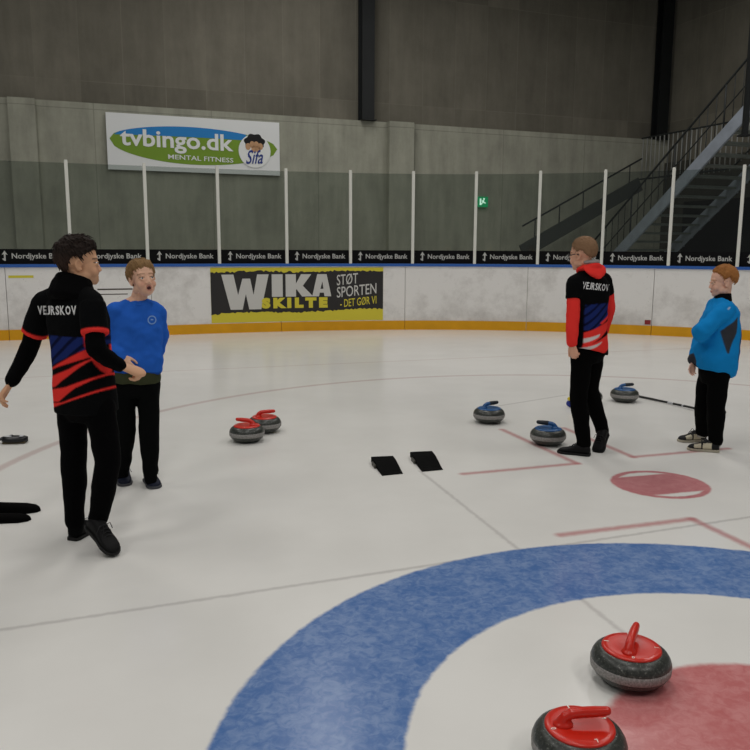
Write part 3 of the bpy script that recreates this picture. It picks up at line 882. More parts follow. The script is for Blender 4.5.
class Person:
    def __init__(s, label, J, face, headU=(0, 0, 1), hs=1., skin=(200, 150, 120), group=None):
        s.J = {k: (at(*v) if not isinstance(v, Vector) else v) for k, v in J.items()}
        j = s.J
        base = (j['ankL'] + j['ankR']) / 2
        s.root = thing('person', label, 'person', (base.x, base.y, 0))
        s.hs = hs; s.skin = rgb(*skin)
        s.hF = Vector(face).normalized(); u = Vector(headU); s.hU = (u - s.hF * u.dot(s.hF)).normalized(); s.hR = s.hF.cross(s.hU).normalized()
        s.P = (j['hipL'] + j['hipR']) / 2 + UP * .05
        s.Nk = j['neck']
        s.body = MB()

    def hl(s, r, f, u): return s.J['head'] + (s.hR * r + s.hF * f + s.hU * u) * s.hs

    def frame(s, t):
        """torso axes at t (0 pelvis .. 1 neck)"""
        j = s.J; R = ((j['hipR'] - j['hipL']).normalized() * (1 - t) + (j['shR'] - j['shL']).normalized() * t).normalized()
        Uu = (s.Nk - s.P).normalized(); R = (R - Uu * R.dot(Uu)).normalized(); Fw = Uu.cross(R)
        return s.P.lerp(s.Nk, t), R, Fw, Uu

    def torso(s, mb, rows, n=32, ex=2.8):
        rings = []
        for t, w, d, o, *tilt in rows:
            c, R, Fw, Uu = s.frame(min(max(t, 0), 1)); c = s.P + (s.Nk - s.P) * t
            ring = []
            for k in range(n):
                a = 2 * PI * k / n; ca, sa = math.cos(a), math.sin(a)
                x = math.copysign(abs(ca) ** (2 / ex), ca) * w; y = math.copysign(abs(sa) ** (2 / ex), sa) * d
                ring.append(c + R * x + Fw * (y + o) + Uu * ((tilt[0] * x + tilt[1] * y) if tilt else 0))
            rings.append(ring)
        mb.loft(rings)

    def loc(s, co):
        c, R, Fw, Uu = s.frame(.5); d = co - s.P; Ln = (s.Nk - s.P).length
        return d.dot(R), d.dot(Fw), d.dot(Uu) / Ln

    def arm_t(s, co, side):
        j = s.J; a, b, c = j['sh' + side], j['el' + side], j['wr' + side]
        ab = b - a; t = (co - a).dot(ab) / ab.length_squared; d1 = ((co - a) - ab * min(max(t, 0), 1)).length
        bc = c - b; t2 = (co - b).dot(bc) / bc.length_squared; d2 = ((co - b) - bc * min(max(t2, 0), 1)).length
        return (t, d1) if d1 <= d2 else (1 + t2, d2)

    # ------------- body
    def head_prims(s):
        b = s.body; h = s.hs; R, Fw, U_ = s.hR * h, s.hF * h, s.hU * h; H = s.hl
        b.ell(H(0, -.012, .042), (R * .074, Fw * .092, U_ * .078), 22)
        b.ell(H(0, .032, -.02), (R * .059, Fw * .054, U_ * .082), 22)
        b.ell(H(0, .036, -.066), (R * .045, Fw * .046, U_ * .040)); b.ell(H(0, .066, -.086), (R * .020, Fw * .017, U_ * .016))
        b.ell(H(0, .064, .026), (R * .050, Fw * .020, U_ * .024))
        for q in (-1, 1):
            b.ell(H(q * .034, .056, -.036), (R * .026, Fw * .023, U_ * .028))
            b.ell(H(q * .048, .004, -.055), (R * .016, Fw * .038, U_ * .026))
            b.ell(H(q * .0115, .088, -.033), (R * .0075, Fw * .009, U_ * .007), 10)
            # ear: rim loop, lobe, inner disc
            rim = [H(q * (.074 + .006 * math.sin(a / 2)), -.012 - .015 * math.cos(a), .0 + .025 * math.sin(a) - .002) for a in [math.radians(x) for x in range(-120, 200, 20)]]
            b.capsule(rim, .0055 * h, 8); b.ell(H(q * .073, -.008, -.023), (R * .006, Fw * .009, U_ * .009), 10)
            b.ell(H(q * .067, -.012, -.002), (R * .007, Fw * .014, U_ * .022), 12)
            # upper lid and lower lid
            b.capsule([H(q * x, y, z) for x, y, z in ((.018, .077, .000), (.024, .0845, .0075), (.032, .0855, .009), (.040, .081, .006), (.045, .073, .0))], .0042 * h, 8)
            b.capsule([H(q * x, y, z) for x, y, z in ((.018, .077, -.002), (.025, .083, -.0085), (.032, .084, -.0095), (.040, .079, -.0075), (.045, .073, -.002))], .0038 * h, 8)
        b.capsule([H(0, .078, .010), H(0, .085, -.008), H(0, .093, -.026)], [.008 * h, .0085 * h, .0095 * h], 10)
        b.ell(H(0, .0935, -.030), (R * .010, Fw * .010, U_ * .0085), 12)

    def mouth(s, opened):
        b = s.body; h = s.hs; H = s.hl; R, Fw, U_ = s.hR * h, s.hF * h, s.hU * h
        if not opened:
            b.ell(H(0, .084, -.0575), (R * .018, Fw * .0085, U_ * .0055), 12); b.ell(H(0, .0825, -.067), (R * .0155, Fw * .0085, U_ * .006), 12)
        else:
            b.capsule([H(.019 * math.cos(a), .084 - .005 * abs(math.cos(a)), -.064 + .017 * math.sin(a)) for a in [2 * PI * i / 16 for i in range(17)]], .0052 * h, 8)
            m = MB(); m.ell(H(0, .0775, -.064), (R * .0165, Fw * .009, U_ * .0145), 12); m.build('mouth', mat('mouth_dark', rgb(60, 18, 18), .5), s.root)

    def eyes(s, squint=0.):
        h = s.hs
        for q in (-1, 1):
            m = MB(); c = s.hl(q * .0315, .0725, -.0005); m.ell(c, (s.hR * .0118 * h, s.hF * .0118 * h, s.hU * .0118 * h), 14)
            e = m.build('eye', eye_m, s.root)
            m = MB(); m.ell(c + s.hF * .0082 * h, (s.hR * .0056 * h, s.hF * .0042 * h, s.hU * .0056 * h), 10); m.build('iris', iris_m, e)

    def hand(s, side, d, palm, curl=(.5, .6, .5), spread=.12, scale=.9, thumb=.7):
        """d: wrist to knuckles, palm: direction the palm faces"""
        d = Vector(d).normalized(); palm = Vector(palm); palm = (palm - d * palm.dot(d)).normalized()
        # across points to the thumb side
        ac = palm.cross(d) if side == 'L' else d.cross(palm)
        ac.normalize(); w = s.J['wr' + side]; k = scale; b = s.body
        b.capsule([w - d * .02, w + d * .025 * k, w + d * .06 * k, w + d * .084 * k], [.021 * k, .026 * k, .033 * k, .032 * k], 16, ref=ac, flat=.46)
        b.ell(w + d * .035 * k + ac * .018 * k + palm * .006, (d * .028 * k, ac * .015 * k, palm * .014 * k), 12)
        base = [(.026, .082, .062), (.009, .088, .070), (-.009, .085, .065), (-.025, .077, .050)]
        for i, (x, l0, ln) in enumerate(base):
            p = w + d * (l0 * k) + ac * (x * k); dirv = (d + ac * (spread * (1.2 - .8 * i) * .6)).normalized(); pts = [p - dirv * .02 * k, p]; a = 0.
            for q, fr_ in zip(curl, (.45, .31, .24)):
                a += q * (1 + .08 * i); dd = dirv * math.cos(a) + palm * math.sin(a); p = p + dd * (ln * fr_ * k); pts.append(p)
            b.capsule(pts, [.0085 * k, .0088 * k, .0082 * k, .0074 * k, .0062 * k], 10, ref=ac)
        p = w + d * .025 * k + ac * .022 * k + palm * .004; pts = [p]
        for ang, ln in ((thumb, .032), (thumb * .6, .028), (thumb * .3, .022)):
            p = p + (d * math.cos(ang) + (ac * .8 + palm * .55) * math.sin(ang)).normalized() * ln * k; pts.append(p)
        b.capsule(pts, [.0125 * k, .0105 * k, .009 * k, .0072 * k], 10)

    def limbs(s):
        j = s.J; b = s.body
        s.torso(b, [(-.16, .06, .05, 0), (-.08, .105, .075, 0), (.1, .115, .08, 0), (.4, .10, .072, 0), (.7, .115, .08, 0), (.88, .09, .06, 0), (.97, .045, .045, 0)])
        b.capsule([j['shL'], s.Nk - UP * .015, j['shR']], [.04, .048, .04], 12)
        b.capsule([s.Nk - UP * .03, s.Nk + (s.hl(0, -.022, -.04) - s.Nk) * .5, s.hl(0, -.018, -.03)], [.052, .047, .048], 14)
        for q in 'LR':
            b.capsule([j['sh' + q], lerp(j['sh' + q], j['el' + q], .5), j['el' + q], lerp(j['el' + q], j['wr' + q], .45), j['wr' + q]], [.038, .036, .029, .029, .0205], 12)
            b.capsule([j['hip' + q], lerp(j['hip' + q], j['knee' + q], .5), j['knee' + q], lerp(j['knee' + q], j['ank' + q], .35), j['ank' + q]], [.066, .058, .044, .044, .029], 14)
            hl_, tl = j['heel' + q], j['toe' + q]
            b.capsule([j['ank' + q], hl_.lerp(tl, .2) + UP * .04, hl_.lerp(tl, .6) + UP * .026], [.029, .024, .012], 10)

    def finish_body(s, brow=(110, 80, 55), mouth=True):
        me = remesh(s.body, .0042, 4)
        sk = np.array(s.skin); lipc = np.array(rgb(176, 96, 88)); br = np.array(rgb(*brow)); ck = np.array(rgb(214, 140, 118))
        inv = 1 / s.hs; J = s.J['head']; R, Fw, U_ = s.hR, s.hF, s.hU

        def fn(co):
            d = co - J
            if d.length_squared > .03: return sk
            r, f, u = d.dot(R) * inv, d.dot(Fw) * inv, d.dot(U_) * inv
            c = sk
            if f > .04:
                k = math.exp(-(((abs(r) - .036) / .018) ** 2 + ((u + .034) / .018) ** 2)); c = c * (1 - .4 * k) + ck * .4 * k
                if abs(r) < .019 and abs(u + .0630) < (.0095 if mouth else .021) * (1 - (r / .0195) ** 2) ** .5 and f > .07: c = c * .35 + lipc * .65
                if .012 < abs(r) < .05 and abs(u - (.0275 - 5 * (abs(r) - .03) ** 2)) < .0034: c = c * .3 + br * .7
                if abs(r) > .066 and -.04 < u < .03 and f < .02: c = c * .7 + ck * .28
            if .016 < abs(r) < .047 and abs(u - (.0078 - 12 * (abs(r) - .032) ** 2)) < .0022: c = br * .6
            return c
        paint(me, fn); me.materials.append(skin_m)
        return link('body', me, s.root)

    # ------------- hair: a closed star-shaped shell around the skull
    def hair(s, col, front=34., side=5., ear=12., nape=-48., top=.030, sidet=.010, tuft=.008, col2=None, rough_=.7, fade=None, sweep=0., name='hair', locks=260, lock_len=26., lock_lift=.006, lock_w=.0045):
        c0 = (0, -.018, .036); na, nt_ = 110, 80; b = MB(); rings = []; zs = []
        e = (.076, .090, .083)

        def line(az):     # az 0 = front, 180 = back -> lowest elevation covered
            a = abs(az)
            pts = [(0, front), (35, front - 3), (55, front - 10), (66, side), (76, side - 14), (84, side - 16), (92, ear), (106, ear), (120, -20), (140, nape), (180, nape - 4)]
            for (x0, y0), (x1, y1) in zip(pts, pts[1:]):
                if a <= x1: return y0 + (y1 - y0) * (a - x0) / (x1 - x0)
            return nape
        def surf(d):      # distance of the hair surface from the skull centre in direction d
            az = math.degrees(math.atan2(d.x, d.y)); el = math.degrees(math.asin(max(-1, min(1, d.z)))); ce = math.cos(math.radians(el))
            rad = 1 / math.sqrt((d.x / e[0]) ** 2 + (d.y / e[1]) ** 2 + (d.z / e[2]) ** 2)
            if d.z < 0: rad *= .98 * (1 - .12 * (-d.z) * (1 if d.y > 0 else .6))
            wv = line(az) + 6 * noise.noise(Vector((az * .16, 3.3, s.hs * 7))); m = min(max((el - wv - 4) / 11., -1), 1)
            tk = sidet + (top - sidet) * min(max((el - 5) / 45, 0), 1) ** 1.2
            fr_ = max(0, math.cos(math.radians(az))); tk += sweep * fr_ * max(0, d.z) * ce
            n1 = noise.noise(Vector((d.x * 9, d.y * 9, d.z * 9 + 5))); n2 = noise.noise(Vector((d.x * 26, d.y * 14, d.z * 26)))
            tk += tuft * (n1 + .6 * n2) * (.35 + .65 * min(1, max(0, el / 40)))
            t = (m + 1) / 2; t = t * t * (3 - 2 * t)
            return rad + lerp(-.022, max(tk, .004), t), el - wv
        for i in range(1, nt_):
            el = -90 + 180 * i / nt_; ring = []
            for k in range(na):
                az = -180 + 360 * k / na; ce, se = math.cos(math.radians(el)), math.sin(math.radians(el))
                d = Vector((math.sin(math.radians(az)) * ce, math.cos(math.radians(az)) * ce, se))
                rr = surf(d)[0]
                ring.append(s.hl(c0[0] + d.x * rr, c0[1] + d.y * rr, c0[2] + d.z * rr))
            rings.append(ring)
        b.loft(rings)
        # locks of hair that run away from the crown and lie on the surface
        rn = random.Random(int(s.hs * 1000) + locks); crown = Vector((.02, -.55, .83)).normalized(); made = 0
        while made < locks:
            az = rn.uniform(-180, 180); el = rn.uniform(-45, 88); ce = math.cos(math.radians(el))
            if rn.random() > ce + .15: continue
            d = Vector((math.sin(math.radians(az)) * ce, math.cos(math.radians(az)) * ce, math.sin(math.radians(el))))
            if surf(d)[1] < 10: continue
            ax = crown.cross(d)
            if ax.length < .05: continue
            ax.normalize(); ax = (ax + d * rn.uniform(-.35, .35)).normalized(); Lk = math.radians(lock_len * rn.uniform(.6, 1.2)); pts = []
            lift = rn.uniform(.0, lock_lift)
            for q in range(6):
                t = q / 5; dd = Matrix.Rotation(Lk * t, 3, ax) @ d; rr, mg = surf(dd)
                base_ = max(rr, 1 / math.sqrt((dd.x / e[0]) ** 2 + (dd.y / e[1]) ** 2 + (dd.z / e[2]) ** 2) + .003)
                rr = base_ + .0005 + lift * t * t - (.002 if t == 0 else 0)
                pts.append(s.hl(c0[0] + dd.x * rr, c0[1] + dd.y * rr, c0[2] + dd.z * rr))
                if mg < -4: break
            if len(pts) < 3: continue
            n = len(pts); w_ = lock_w * rn.uniform(.7, 1.2)
            b.capsule(pts, [w_ * (.6, 1, 1, .85, .6, .25)[min(5, round(q * 5 / (n - 1)))] for q in range(n)], 6, ref=ax, flat=.5)
            made += 1
        me = b.mesh(name)
        ca, cbb = np.array(rgb(*col)), np.array(rgb(*(col2 or col)))
        J = s.J['head']

        def fn(co):
            d = (co - J); r, f, u = d.dot(s.hR) / s.hs, d.dot(s.hF) / s.hs, d.dot(s.hU) / s.hs
            st = .5 + .5 * noise.noise(Vector((r * 120, f * 30, u * 50)))
            c = ca * (1 - .55 * st) + cbb * .55 * st
            if fade is not None:
                k = min(max((.055 - u) / .06, 0), 1) * .75
                if f < .07: c = c * (1 - k) + np.array(rgb(*fade)) * k
            return c
        paint(me, fn); me.materials.append(mat('hair_strands', attr=True, rough=.7, spec=.2, bump=.25, bscale=150))
        return link(name, me, s.root)

    # ------------- clothes
    def sleeves(s, mb, q, rad, t0=0., t1=2., open_=False):
        j = s.J; a, e, w = j['sh' + q], j['el' + q], j['wr' + q]
        pts = []; rr = []
        for i in range(15):
            t = t0 + (t1 - t0) * i / 14
            p = a.lerp(e, t) if t <= 1 else e.lerp(w, t - 1)
            # round the elbow a little
            if .8 < t < 1.2:
                kk = 1 - abs(t - 1) / .2; p = p.lerp((a.lerp(e, .8) + e.lerp(w, .2)) / 2, .35 * kk)
            pts.append(p); r = rad[0] + (rad[1] - rad[0]) * t if t <= 1 else rad[1] + (rad[2] - rad[1]) * (t - 1); rr.append(r)
        mb.capsule(pts, rr, 16, round_ends=not open_)

    def cloth(s, name, mb, voxel, fn, wr=.004, ws=9., seed=0., smooth=13, extra=None, soft=0.):
        me = remesh(mb, voxel, smooth)

        def wf(co):
            x, y, t = s.loc(co)
            return nz(co, ws, seed) + .5 * nz(co, ws * 2.3, seed + 3) + .6 * math.sin(18 * co.z + 6 * nz(co, 4, seed)) * .35
        wrinkle(me, wr, wf)
        if extra: extra(me)
        paint(me, fn, soft); me.materials.append(cloth_m)
        return link(name, me, s.root)

    def trousers(s, col, rad=(.092, .075, .064, .06), hip=(.135, .1), top=.12, fn=None):
        j = s.J; mb = MB()
        s.torso(mb, [(-.26, hip[0] * .6, hip[1] * .75, 0), (-.14, hip[0], hip[1], -.005), (0, hip[0] * .98, hip[1] * .98, 0), (top, hip[0] * .93, hip[1] * .9, 0)])
        for q in 'LR':
            h, k, a = j['hip' + q], j['knee' + q], j['ank' + q]
            pts = [h.lerp(k, t) for t in (0, .25, .5, .75)] + [k] + [k.lerp(a, t) for t in (.2, .45, .7, .9, 1.0)]
            rr = [rad[0], rad[0] * .97, lerp(rad[0], rad[1], .55), rad[1] * 1.02, rad[1] * .98, rad[1] * .97, lerp(rad[1], rad[2], .5), rad[2], rad[3], rad[3] * 1.04]
            mb.capsule(pts, rr, 18)
        c = np.array(rgb(*col))
        return s.cloth('trousers', mb, .0075, fn or (lambda co: c), .006, 8., 4.)

    def shoe(s, q, col=(16, 16, 17), sole=(14, 14, 14), w=.046, hgt=.085, fn=None, laces=None, sl=.018):
        j = s.J; h, t = j['heel' + q], j['toe' + q]; d = t - h; Ln = d.length; d.normalize(); side = d.cross(UP).normalized(); up_ = side.cross(d).normalized()
        root = bpy.data.objects.new('shoe', None)
        mb = MB(); rings = []
        for x, kw, kh in ((0, .45, .62), (.03, .66, .85), (.12, .78, 1.), (.28, .80, 1.05), (.42, .80, .92), (.56, .90, .72), (.72, 1., .58), (.86, .92, .50), (.95, .66, .40), (1., .3, .26)):
            c = h + d * (Ln * x); ring = []
            for k in range(18):
                a = 2 * PI * k / 18; ca, sa = math.cos(a), math.sin(a)
                ring.append(c + side * (math.copysign(abs(ca) ** .8, ca) * w * kw) + up_ * (sl * .6 + (hgt * kh - sl * .6) * (.5 + .5 * math.copysign(abs(sa) ** .75, sa))))
            rings.append(ring)
        mb.loft(rings)
        me = remesh(mb, .005, 3); cc = np.array(rgb(*col))
        if fn is None: g = lambda co: cc
        else:
            def g(co):
                v = co - h; return np.array(rgb(*fn(v.dot(d) / Ln, v.dot(up_) / hgt, v.dot(side) / w)))
        paint(me, g); me.materials.append(mat('shoe_leather', attr=True, rough=.6, spec=.18)); up_o = link('shoe', me, s.root)
        mb = MB(); rings = []
        for x, kw in ((-.012, .4), (.0, .62), (.1, .84), (.3, .82), (.5, .86), (.72, 1.05), (.88, .96), (.97, .66), (1.02, .3)):
            c = h + d * (Ln * x); rings.append([c + side * (w * kw * 1.05 * e) + up_ * z for e, z in ((-1, 0.001), (1, 0.001), (1.02, sl), (-1.02, sl))])
        mb.loft(rings); mb.build('sole', mat('sole_%d' % sole[0], rgb(*sole), .7), up_o, False, .003)
        if laces:
            mb = MB()
            for i in range(4):
                c = h + d * (Ln * (.42 + .07 * i)) + up_ * (hgt * (.95 - .1 * i)); mb.capsule([c - side * w * .5 - up_ * .004, c + up_ * .006, c + side * w * .5 - up_ * .004], .0025, 6)
            c = h + d * (Ln * .40) + up_ * hgt * .97
            for e in (-1, 1):
                mb.capsule([c, c + side * e * .03 + up_ * .012 + d * .01, c + side * e * .045 - up_ * .02 + d * .02], .0022, 6); mb.capsule([c, c + side * e * .02 + d * .035 - up_ * .01, c + side * e * .03 + d * .05 - up_ * .045], .0022, 6)
            mb.build('laces', mat('lace_%d' % laces[0], rgb(*laces), .7), up_o)
        return up_o

    def print_text(s, target, txt, center, uvec, vvec, w, h, nrm_, m, bold=.02, parent=None, curve_=0.):
        """text pressed onto the surface of target from direction nrm_ (pointing at the cloth)"""
        bm = bmesh.new(); bm.from_mesh(target.data); tree = BVHTree.FromBMesh(bm); bm.free()
        wd = {'V': 1., 'E': .74, 'J': .6, 'R': .86, 'S': .78, 'K': .92, 'O': 1.04}; tot = sum(wd[c] + .14 for c in txt) - .14
        v, f, x0 = [], [], 0.
        for ch in txt:      # each capital to the same height
            vv, ff = fit_text(ch, wd[ch] / tot * w, h, bold=bold, res=2); o = len(v)
            v += [(x + x0, y) for x, y in vv]; f += [tuple(i_ + o for i_ in q_) for q_ in ff]; x0 += (wd[ch] + .14) / tot * w

        def fn(x, y):
            p = center + uvec * (x - w / 2) + vvec * (y - h / 2 + curve_ * ((x / w - .5) ** 2))
            hit = tree.ray_cast(p - nrm_ * .5, nrm_)
            return (hit[0] - nrm_ * .004) if hit[0] else p
        return flat_build('lettering', v, f, fn, m, parent or target)


def seg_d(px, py, a, b):
    dx, dy = b[0] - a[0], b[1] - a[1]; t = max(0, min(1, ((px - a[0]) * dx + (py - a[1]) * dy) / (dx * dx + dy * dy)))
    return math.hypot(px - a[0] - t * dx, py - a[1] - t * dy)


def inpoly(x, y, P):
    c = False; n = len(P); k = n - 1
    for i in range(n):
        if (P[i][1] > y) != (P[k][1] > y) and x < (P[k][0] - P[i][0]) * (y - P[i][1]) / (P[k][1] - P[i][1]) + P[i][0]: c = not c
        k = i
    return c


BLACK = np.array(rgb(10, 11, 12)); JRED = np.array(rgb(238, 58, 52)); NAVY = np.array(rgb(30, 45, 105)); NAVYD = np.array(rgb(14, 20, 52)); WHT = np.array(rgb(215, 208, 205))


def jersey_pattern(x, t, back, stripes, navy, whites, kneg=1.):
    for P in whites:
        if inpoly(x, t, P): return WHT
    for P in stripes:
        if inpoly(x, t, P): return JRED
    for P in navy:
        if inpoly(x, t, P):
            return NAVY if math.sin((t * 1.0 - x * 1.3) * 52) > -.55 else NAVYD
    return BLACK


# ---------------------------------------------------------------- boy A: dark hair, black jersey, walking away at left
A = Person('dark-haired boy at left, seen from behind, in black jersey with red diagonal stripes',
           dict(hipL=(72, 402, 3.93), hipR=(100, 404, 3.85), kneeL=(74, 466, 3.95), kneeR=(108, 463, 3.80), ankL=(75, 521, 3.97), ankR=(98, 518, 3.85),
                shL=(44, 302, 3.965), shR=(93, 303, 3.765), elL=(29, 350, 4.02), elR=(96, 351, 3.69), wrL=(11.5, 381, 3.92), wrR=(120, 366, 3.80),
                neck=(75, 286, 3.87), head=(79.5, 264, 3.87),
                heelL=gnd(72, 541) + Vector((0, 0, 0)), toeL=gnd(72, 541) + Vector((.06, .21, 0)), heelR=at(89, 526, 3.86), toeR=gnd(117.5, 557.5)),
           (.88, .47, .0), (.0, 0, 1), 1.0, (216, 166, 130))
A.J['toeR'] = A.J['heelR'] + (A.J['toeR'] - A.J['heelR']).normalized() * .235
A.J['toeR'].z = max(A.J['toeR'].z, .0)
A.head_prims(); A.mouth(True); A.limbs()
A.hand('L', (-.055, -.03, -.09), (.65, .2, -.5), (.45, .6, .45), .05, 1.0, .35)
A.hand('R', (.085, .03, -.035), (-.35, .35, -.85), (1.15, .9, .5), .03, 1.12, .35)
A.finish_body((45, 32, 26), False); A.eyes()
A.hair((30, 22, 19), front=15, side=2, ear=-2, nape=-58, top=.019, sidet=.008, tuft=.010, col2=(52, 38, 30), sweep=.016, fade=(62, 44, 36), lock_lift=.014, lock_len=22)
A.trousers((5, 5, 6), (.078, .066, .055, .050), (.140, .10))
for q in 'LR': A.shoe(q, (13, 13, 14), (10, 10, 10), .045, .088, laces=(22, 22, 24))
# long-sleeved black shirt below the jersey
for q in 'LR':
    mb = MB(); A.sleeves(mb, q, (.050, .046, .037), .35, 1.97)
    o = A.cloth('shirt_sleeve', mb, .006, lambda co: np.array(rgb(6, 6, 7)), .005, 14., 2.)
mb = MB()
A.torso(mb, [(-.17, .160, .118, 0, .0, .0), (-.03, .160, .115, 0), (.25, .156, .107, 0), (.5, .156, .106, 0), (.70, .168, .108, -.004), (.82, .164, .098, -.008), (.90, .130, .084, -.010), (.96, .08, .07, -.01), (1.01, .055, .055, -.005)])
mb.capsule([A.J['shL'] + UP * .005, A.Nk - UP * .02, A.J['shR'] + UP * .005], [.052, .062, .052], 16)
for q in 'LR': A.sleeves(mb, q, (.060, .068, .06), 0, .66, True)
# stripes in (metres to the right of the spine, height 0..1) as seen on the back
A_red = [[(-.17, .155), (.17, .47), (.17, .395), (-.02, .23), (-.17, .15)], [(-.17, .12), (.17, .36), (.17, .32), (-.03, .09), (-.17, -.005)],
         [(-.17, .04), (.17, .18), (.17, .15), (-.02, -.03), (-.17, -.11)], [(-.17, -.08), (.17, .03), (.17, .01), (-.0, -.12), (-.17, -.17)]]
A_red = [[(-.155, .22), (.15, .47), (.15, .385), (-.03, .29), (-.155, .215)], [(-.19, .13), (.02, .265), (.15, .375), (.15, .36), (-.08, .09), (-.19, .05)],
         [(-.19, .03), (0, .10), (.15, .20), (.19, .235), (.19, .215), (.06, .10), (-.06, -.045), (-.19, -.075)], [(-.19, -.09), (-.04, -.05), (.19, .10), (.19, .08), (-.19, -.16)]]
A_navy = [[(-.19, .565), (.19, .565), (.19, .50), (-.155, .245), (-.19, .25)]]
A_wht = [[(-.19, -.05), (-.125, -.065), (-.19, -.085)]]


def colA(co):
    x, y, t = A.loc(co)
    for q in 'LR':
        ta, d = A.arm_t(co, q)
        if d < .085 and ta > .18 and abs(x) > .125:
            return JRED if ta > .575 else BLACK
    if y < .02: return jersey_pattern(x, t, True, A_red, A_navy, A_wht)
    if .12 < abs(x) and y < .10: return jersey_pattern(x, t, True, A_red, A_navy, A_wht)
    return BLACK


jA = A.cloth('jersey', mb, .0055, colA, .0045, 8., 1., soft=.002)
A.print_text(jA, 'VEJRSKOV', at(56.5, 310.3, 3.9), Vector((1, .02, 0)).normalized(), Vector((0, 0, 1)), .186, .044, ray(56.5, 310.3).normalized(), mat('jersey_white', rgb(222, 222, 222), .7), .032)
# hood and collar
mb = MB(); c, R, Fw, Uu = A.frame(1.0); cc = A.Nk + UP * .012
mb.capsule([cc + R * (.074 * math.cos(a)) + Fw * (.066 * math.sin(a) - .004) + UP * (.020 - .022 * math.sin(a)) for a in [2 * PI * i / 20 for i in range(21)]], .020, 12)
rings = []
for z_, wr_, wf_, o_ in ((-.075, .120, .085, .030), (-.045, .128, .100, .028), (-.015, .112, .092, .022), (.015, .098, .084, .016), (.036, .086, .074, .010)):
    rings.append([cc + UP * (z_ - .01 * math.sin(a)) + R * (wr_ * math.cos(a)) + Fw * (wf_ * math.sin(a) - o_) for a in [2 * PI * i / 28 for i in range(28)]])
mb.loft(rings); mb.ell(cc - R * .088 + UP * .034 - Fw * .02, (R * .014, Fw * .016, UP * .016))
A.cloth('hood', mb, .006, lambda co: np.array(rgb(6, 6, 7)), .004, 14, 9.)

for q in 'LR':
    mb = MB(); mb.capsule([A.J['ank' + q] - UP * .05, A.J['ank' + q] + UP * .03], [.040, .040], 14); A.cloth('sock', mb, .006, lambda co: BLACK, .001)
# ---------------------------------------------------------------- boy B: blue sweatshirt, facing us
B = Person('fair-haired boy in plain blue sweatshirt facing us with open mouth',
           dict(hipL=(148.5, 384, 4.88), hipR=(124, 384, 4.86), kneeL=(149, 429, 4.86), kneeR=(125.5, 430, 4.86), ankL=(150.5, 471, 4.89), ankR=(122, 469, 4.98),
                shL=(155, 310.5, 4.91), shR=(117, 310.5, 4.82), elL=(161, 338, 4.99), elR=(110, 339, 4.86), wrL=(152, 360, 5.04), wrR=(122, 356, 4.745),
                neck=(138, 298, 4.88), head=(142.5, 280, 4.86),
                heelL=gnd(148, 480) , toeL=gnd(157, 490.5), heelR=gnd(124.5, 477), toeR=gnd(125, 489.5)),
           (.60, -.78, .20), (-.06, 0, 1), .98, (224, 178, 150))
for q in 'LR':
    B.J['toe' + q] = B.J['heel' + q] + (B.J['toe' + q] - B.J['heel' + q]).normalized() * .225
B.head_prims(); B.mouth(True); B.limbs()
B.hand('L', (-.06, .02, -.08), (0, -1, .1), (.4, .5, .4)); B.hand('R', (.06, -.03, -.08), (.2, .9, -.2), (.4, .5, .4))
B.finish_body((150, 112, 80), False); B.eyes()
B.hair((150, 118, 78), front=14, side=-2, ear=-6, nape=-44, top=.017, sidet=.009, tuft=.006, col2=(95, 70, 46), sweep=.010, lock_len=40, locks=320, lock_lift=.004)
B.trousers((9, 11, 11), (.072, .064, .056, .048), (.138, .098), top=.24)
for q in 'LR': B.shoe(q, (22, 28, 46), (70, 72, 78), .045, .085, laces=(30, 36, 52))
mb = MB(); B.torso(mb, [(-.08, .146, .114, 0), (.0, .148, .116, 0), (.2, .138, .105, 0)])
B.cloth('undershirt', mb, .008, lambda co: np.array(rgb(62, 66, 46)), .006, 10., 5.)
mb = MB()
B.torso(mb, [(.055, .147, .117, .0), (.085, .154, .122, .004), (.2, .158, .125, .006), (.4, .150, .115, .004), (.66, .156, .108, 0), (.80, .145, .095, -.004), (.88, .112, .08, -.004), (.94, .074, .064, -.004), (.965, .06, .058, 0)])
mb.capsule([B.J['shL'], B.Nk - UP * .034, B.J['shR']], [.052, .054, .052], 16)
for q in 'LR': B.sleeves(mb, q, (.060, .056, .042), 0, 1.93)
SWB = np.array(rgb(42, 100, 198))


SWB2 = np.array(rgb(30, 78, 165))
jB = B.cloth('sweatshirt', mb, .0065, lambda co: SWB2 if B.loc(co)[2] < .09 else SWB, .013, 11., 11.)
mb = MB(); c, R, Fw, Uu = B.frame(1.0); cc = B.Nk - UP * .020
mb.capsule([cc + R * (.064 * math.cos(a)) + Fw * (.060 * math.sin(a)) + UP * (-.004 - .016 * math.sin(a)) for a in [2 * PI * i / 20 for i in range(21)]], .0095, 10)
B.cloth('neck_rib', mb, .004, lambda co: SWB, .0, 14, 9., 2)
# round chest emblem
c, R, Fw, Uu = B.frame(.7)
bm = bmesh.new(); bm.from_mesh(jB.data); tree = BVHTree.FromBMesh(bm); bm.free(); mb = MB()
cen = B.P + Uu * ((B.Nk - B.P).length * .745) - R * .082 + Fw * .3


def onb(x, y):
    h = tree.ray_cast(cen + R * x + Uu * y, -Fw); return (h[0] + Fw * .003) if h[0] else cen


for i in range(20):
    a0_, a1_ = 2 * PI * i / 20, 2 * PI * (i + 1) / 20
    mb.poly([onb(.027 * math.cos(a0_), .027 * math.sin(a0_)), onb(.027 * math.cos(a1_), .027 * math.sin(a1_)), onb(.020 * math.cos(a1_), .020 * math.sin(a1_)), onb(.020 * math.cos(a0_), .020 * math.sin(a0_))])
mb.poly([onb(-.008, -.002), onb(.008, -.002), onb(.008, .006), onb(-.008, .006)])
mb.build('chest_emblem', mat('emblem_pale', rgb(120, 160, 215), .6), jB, False)

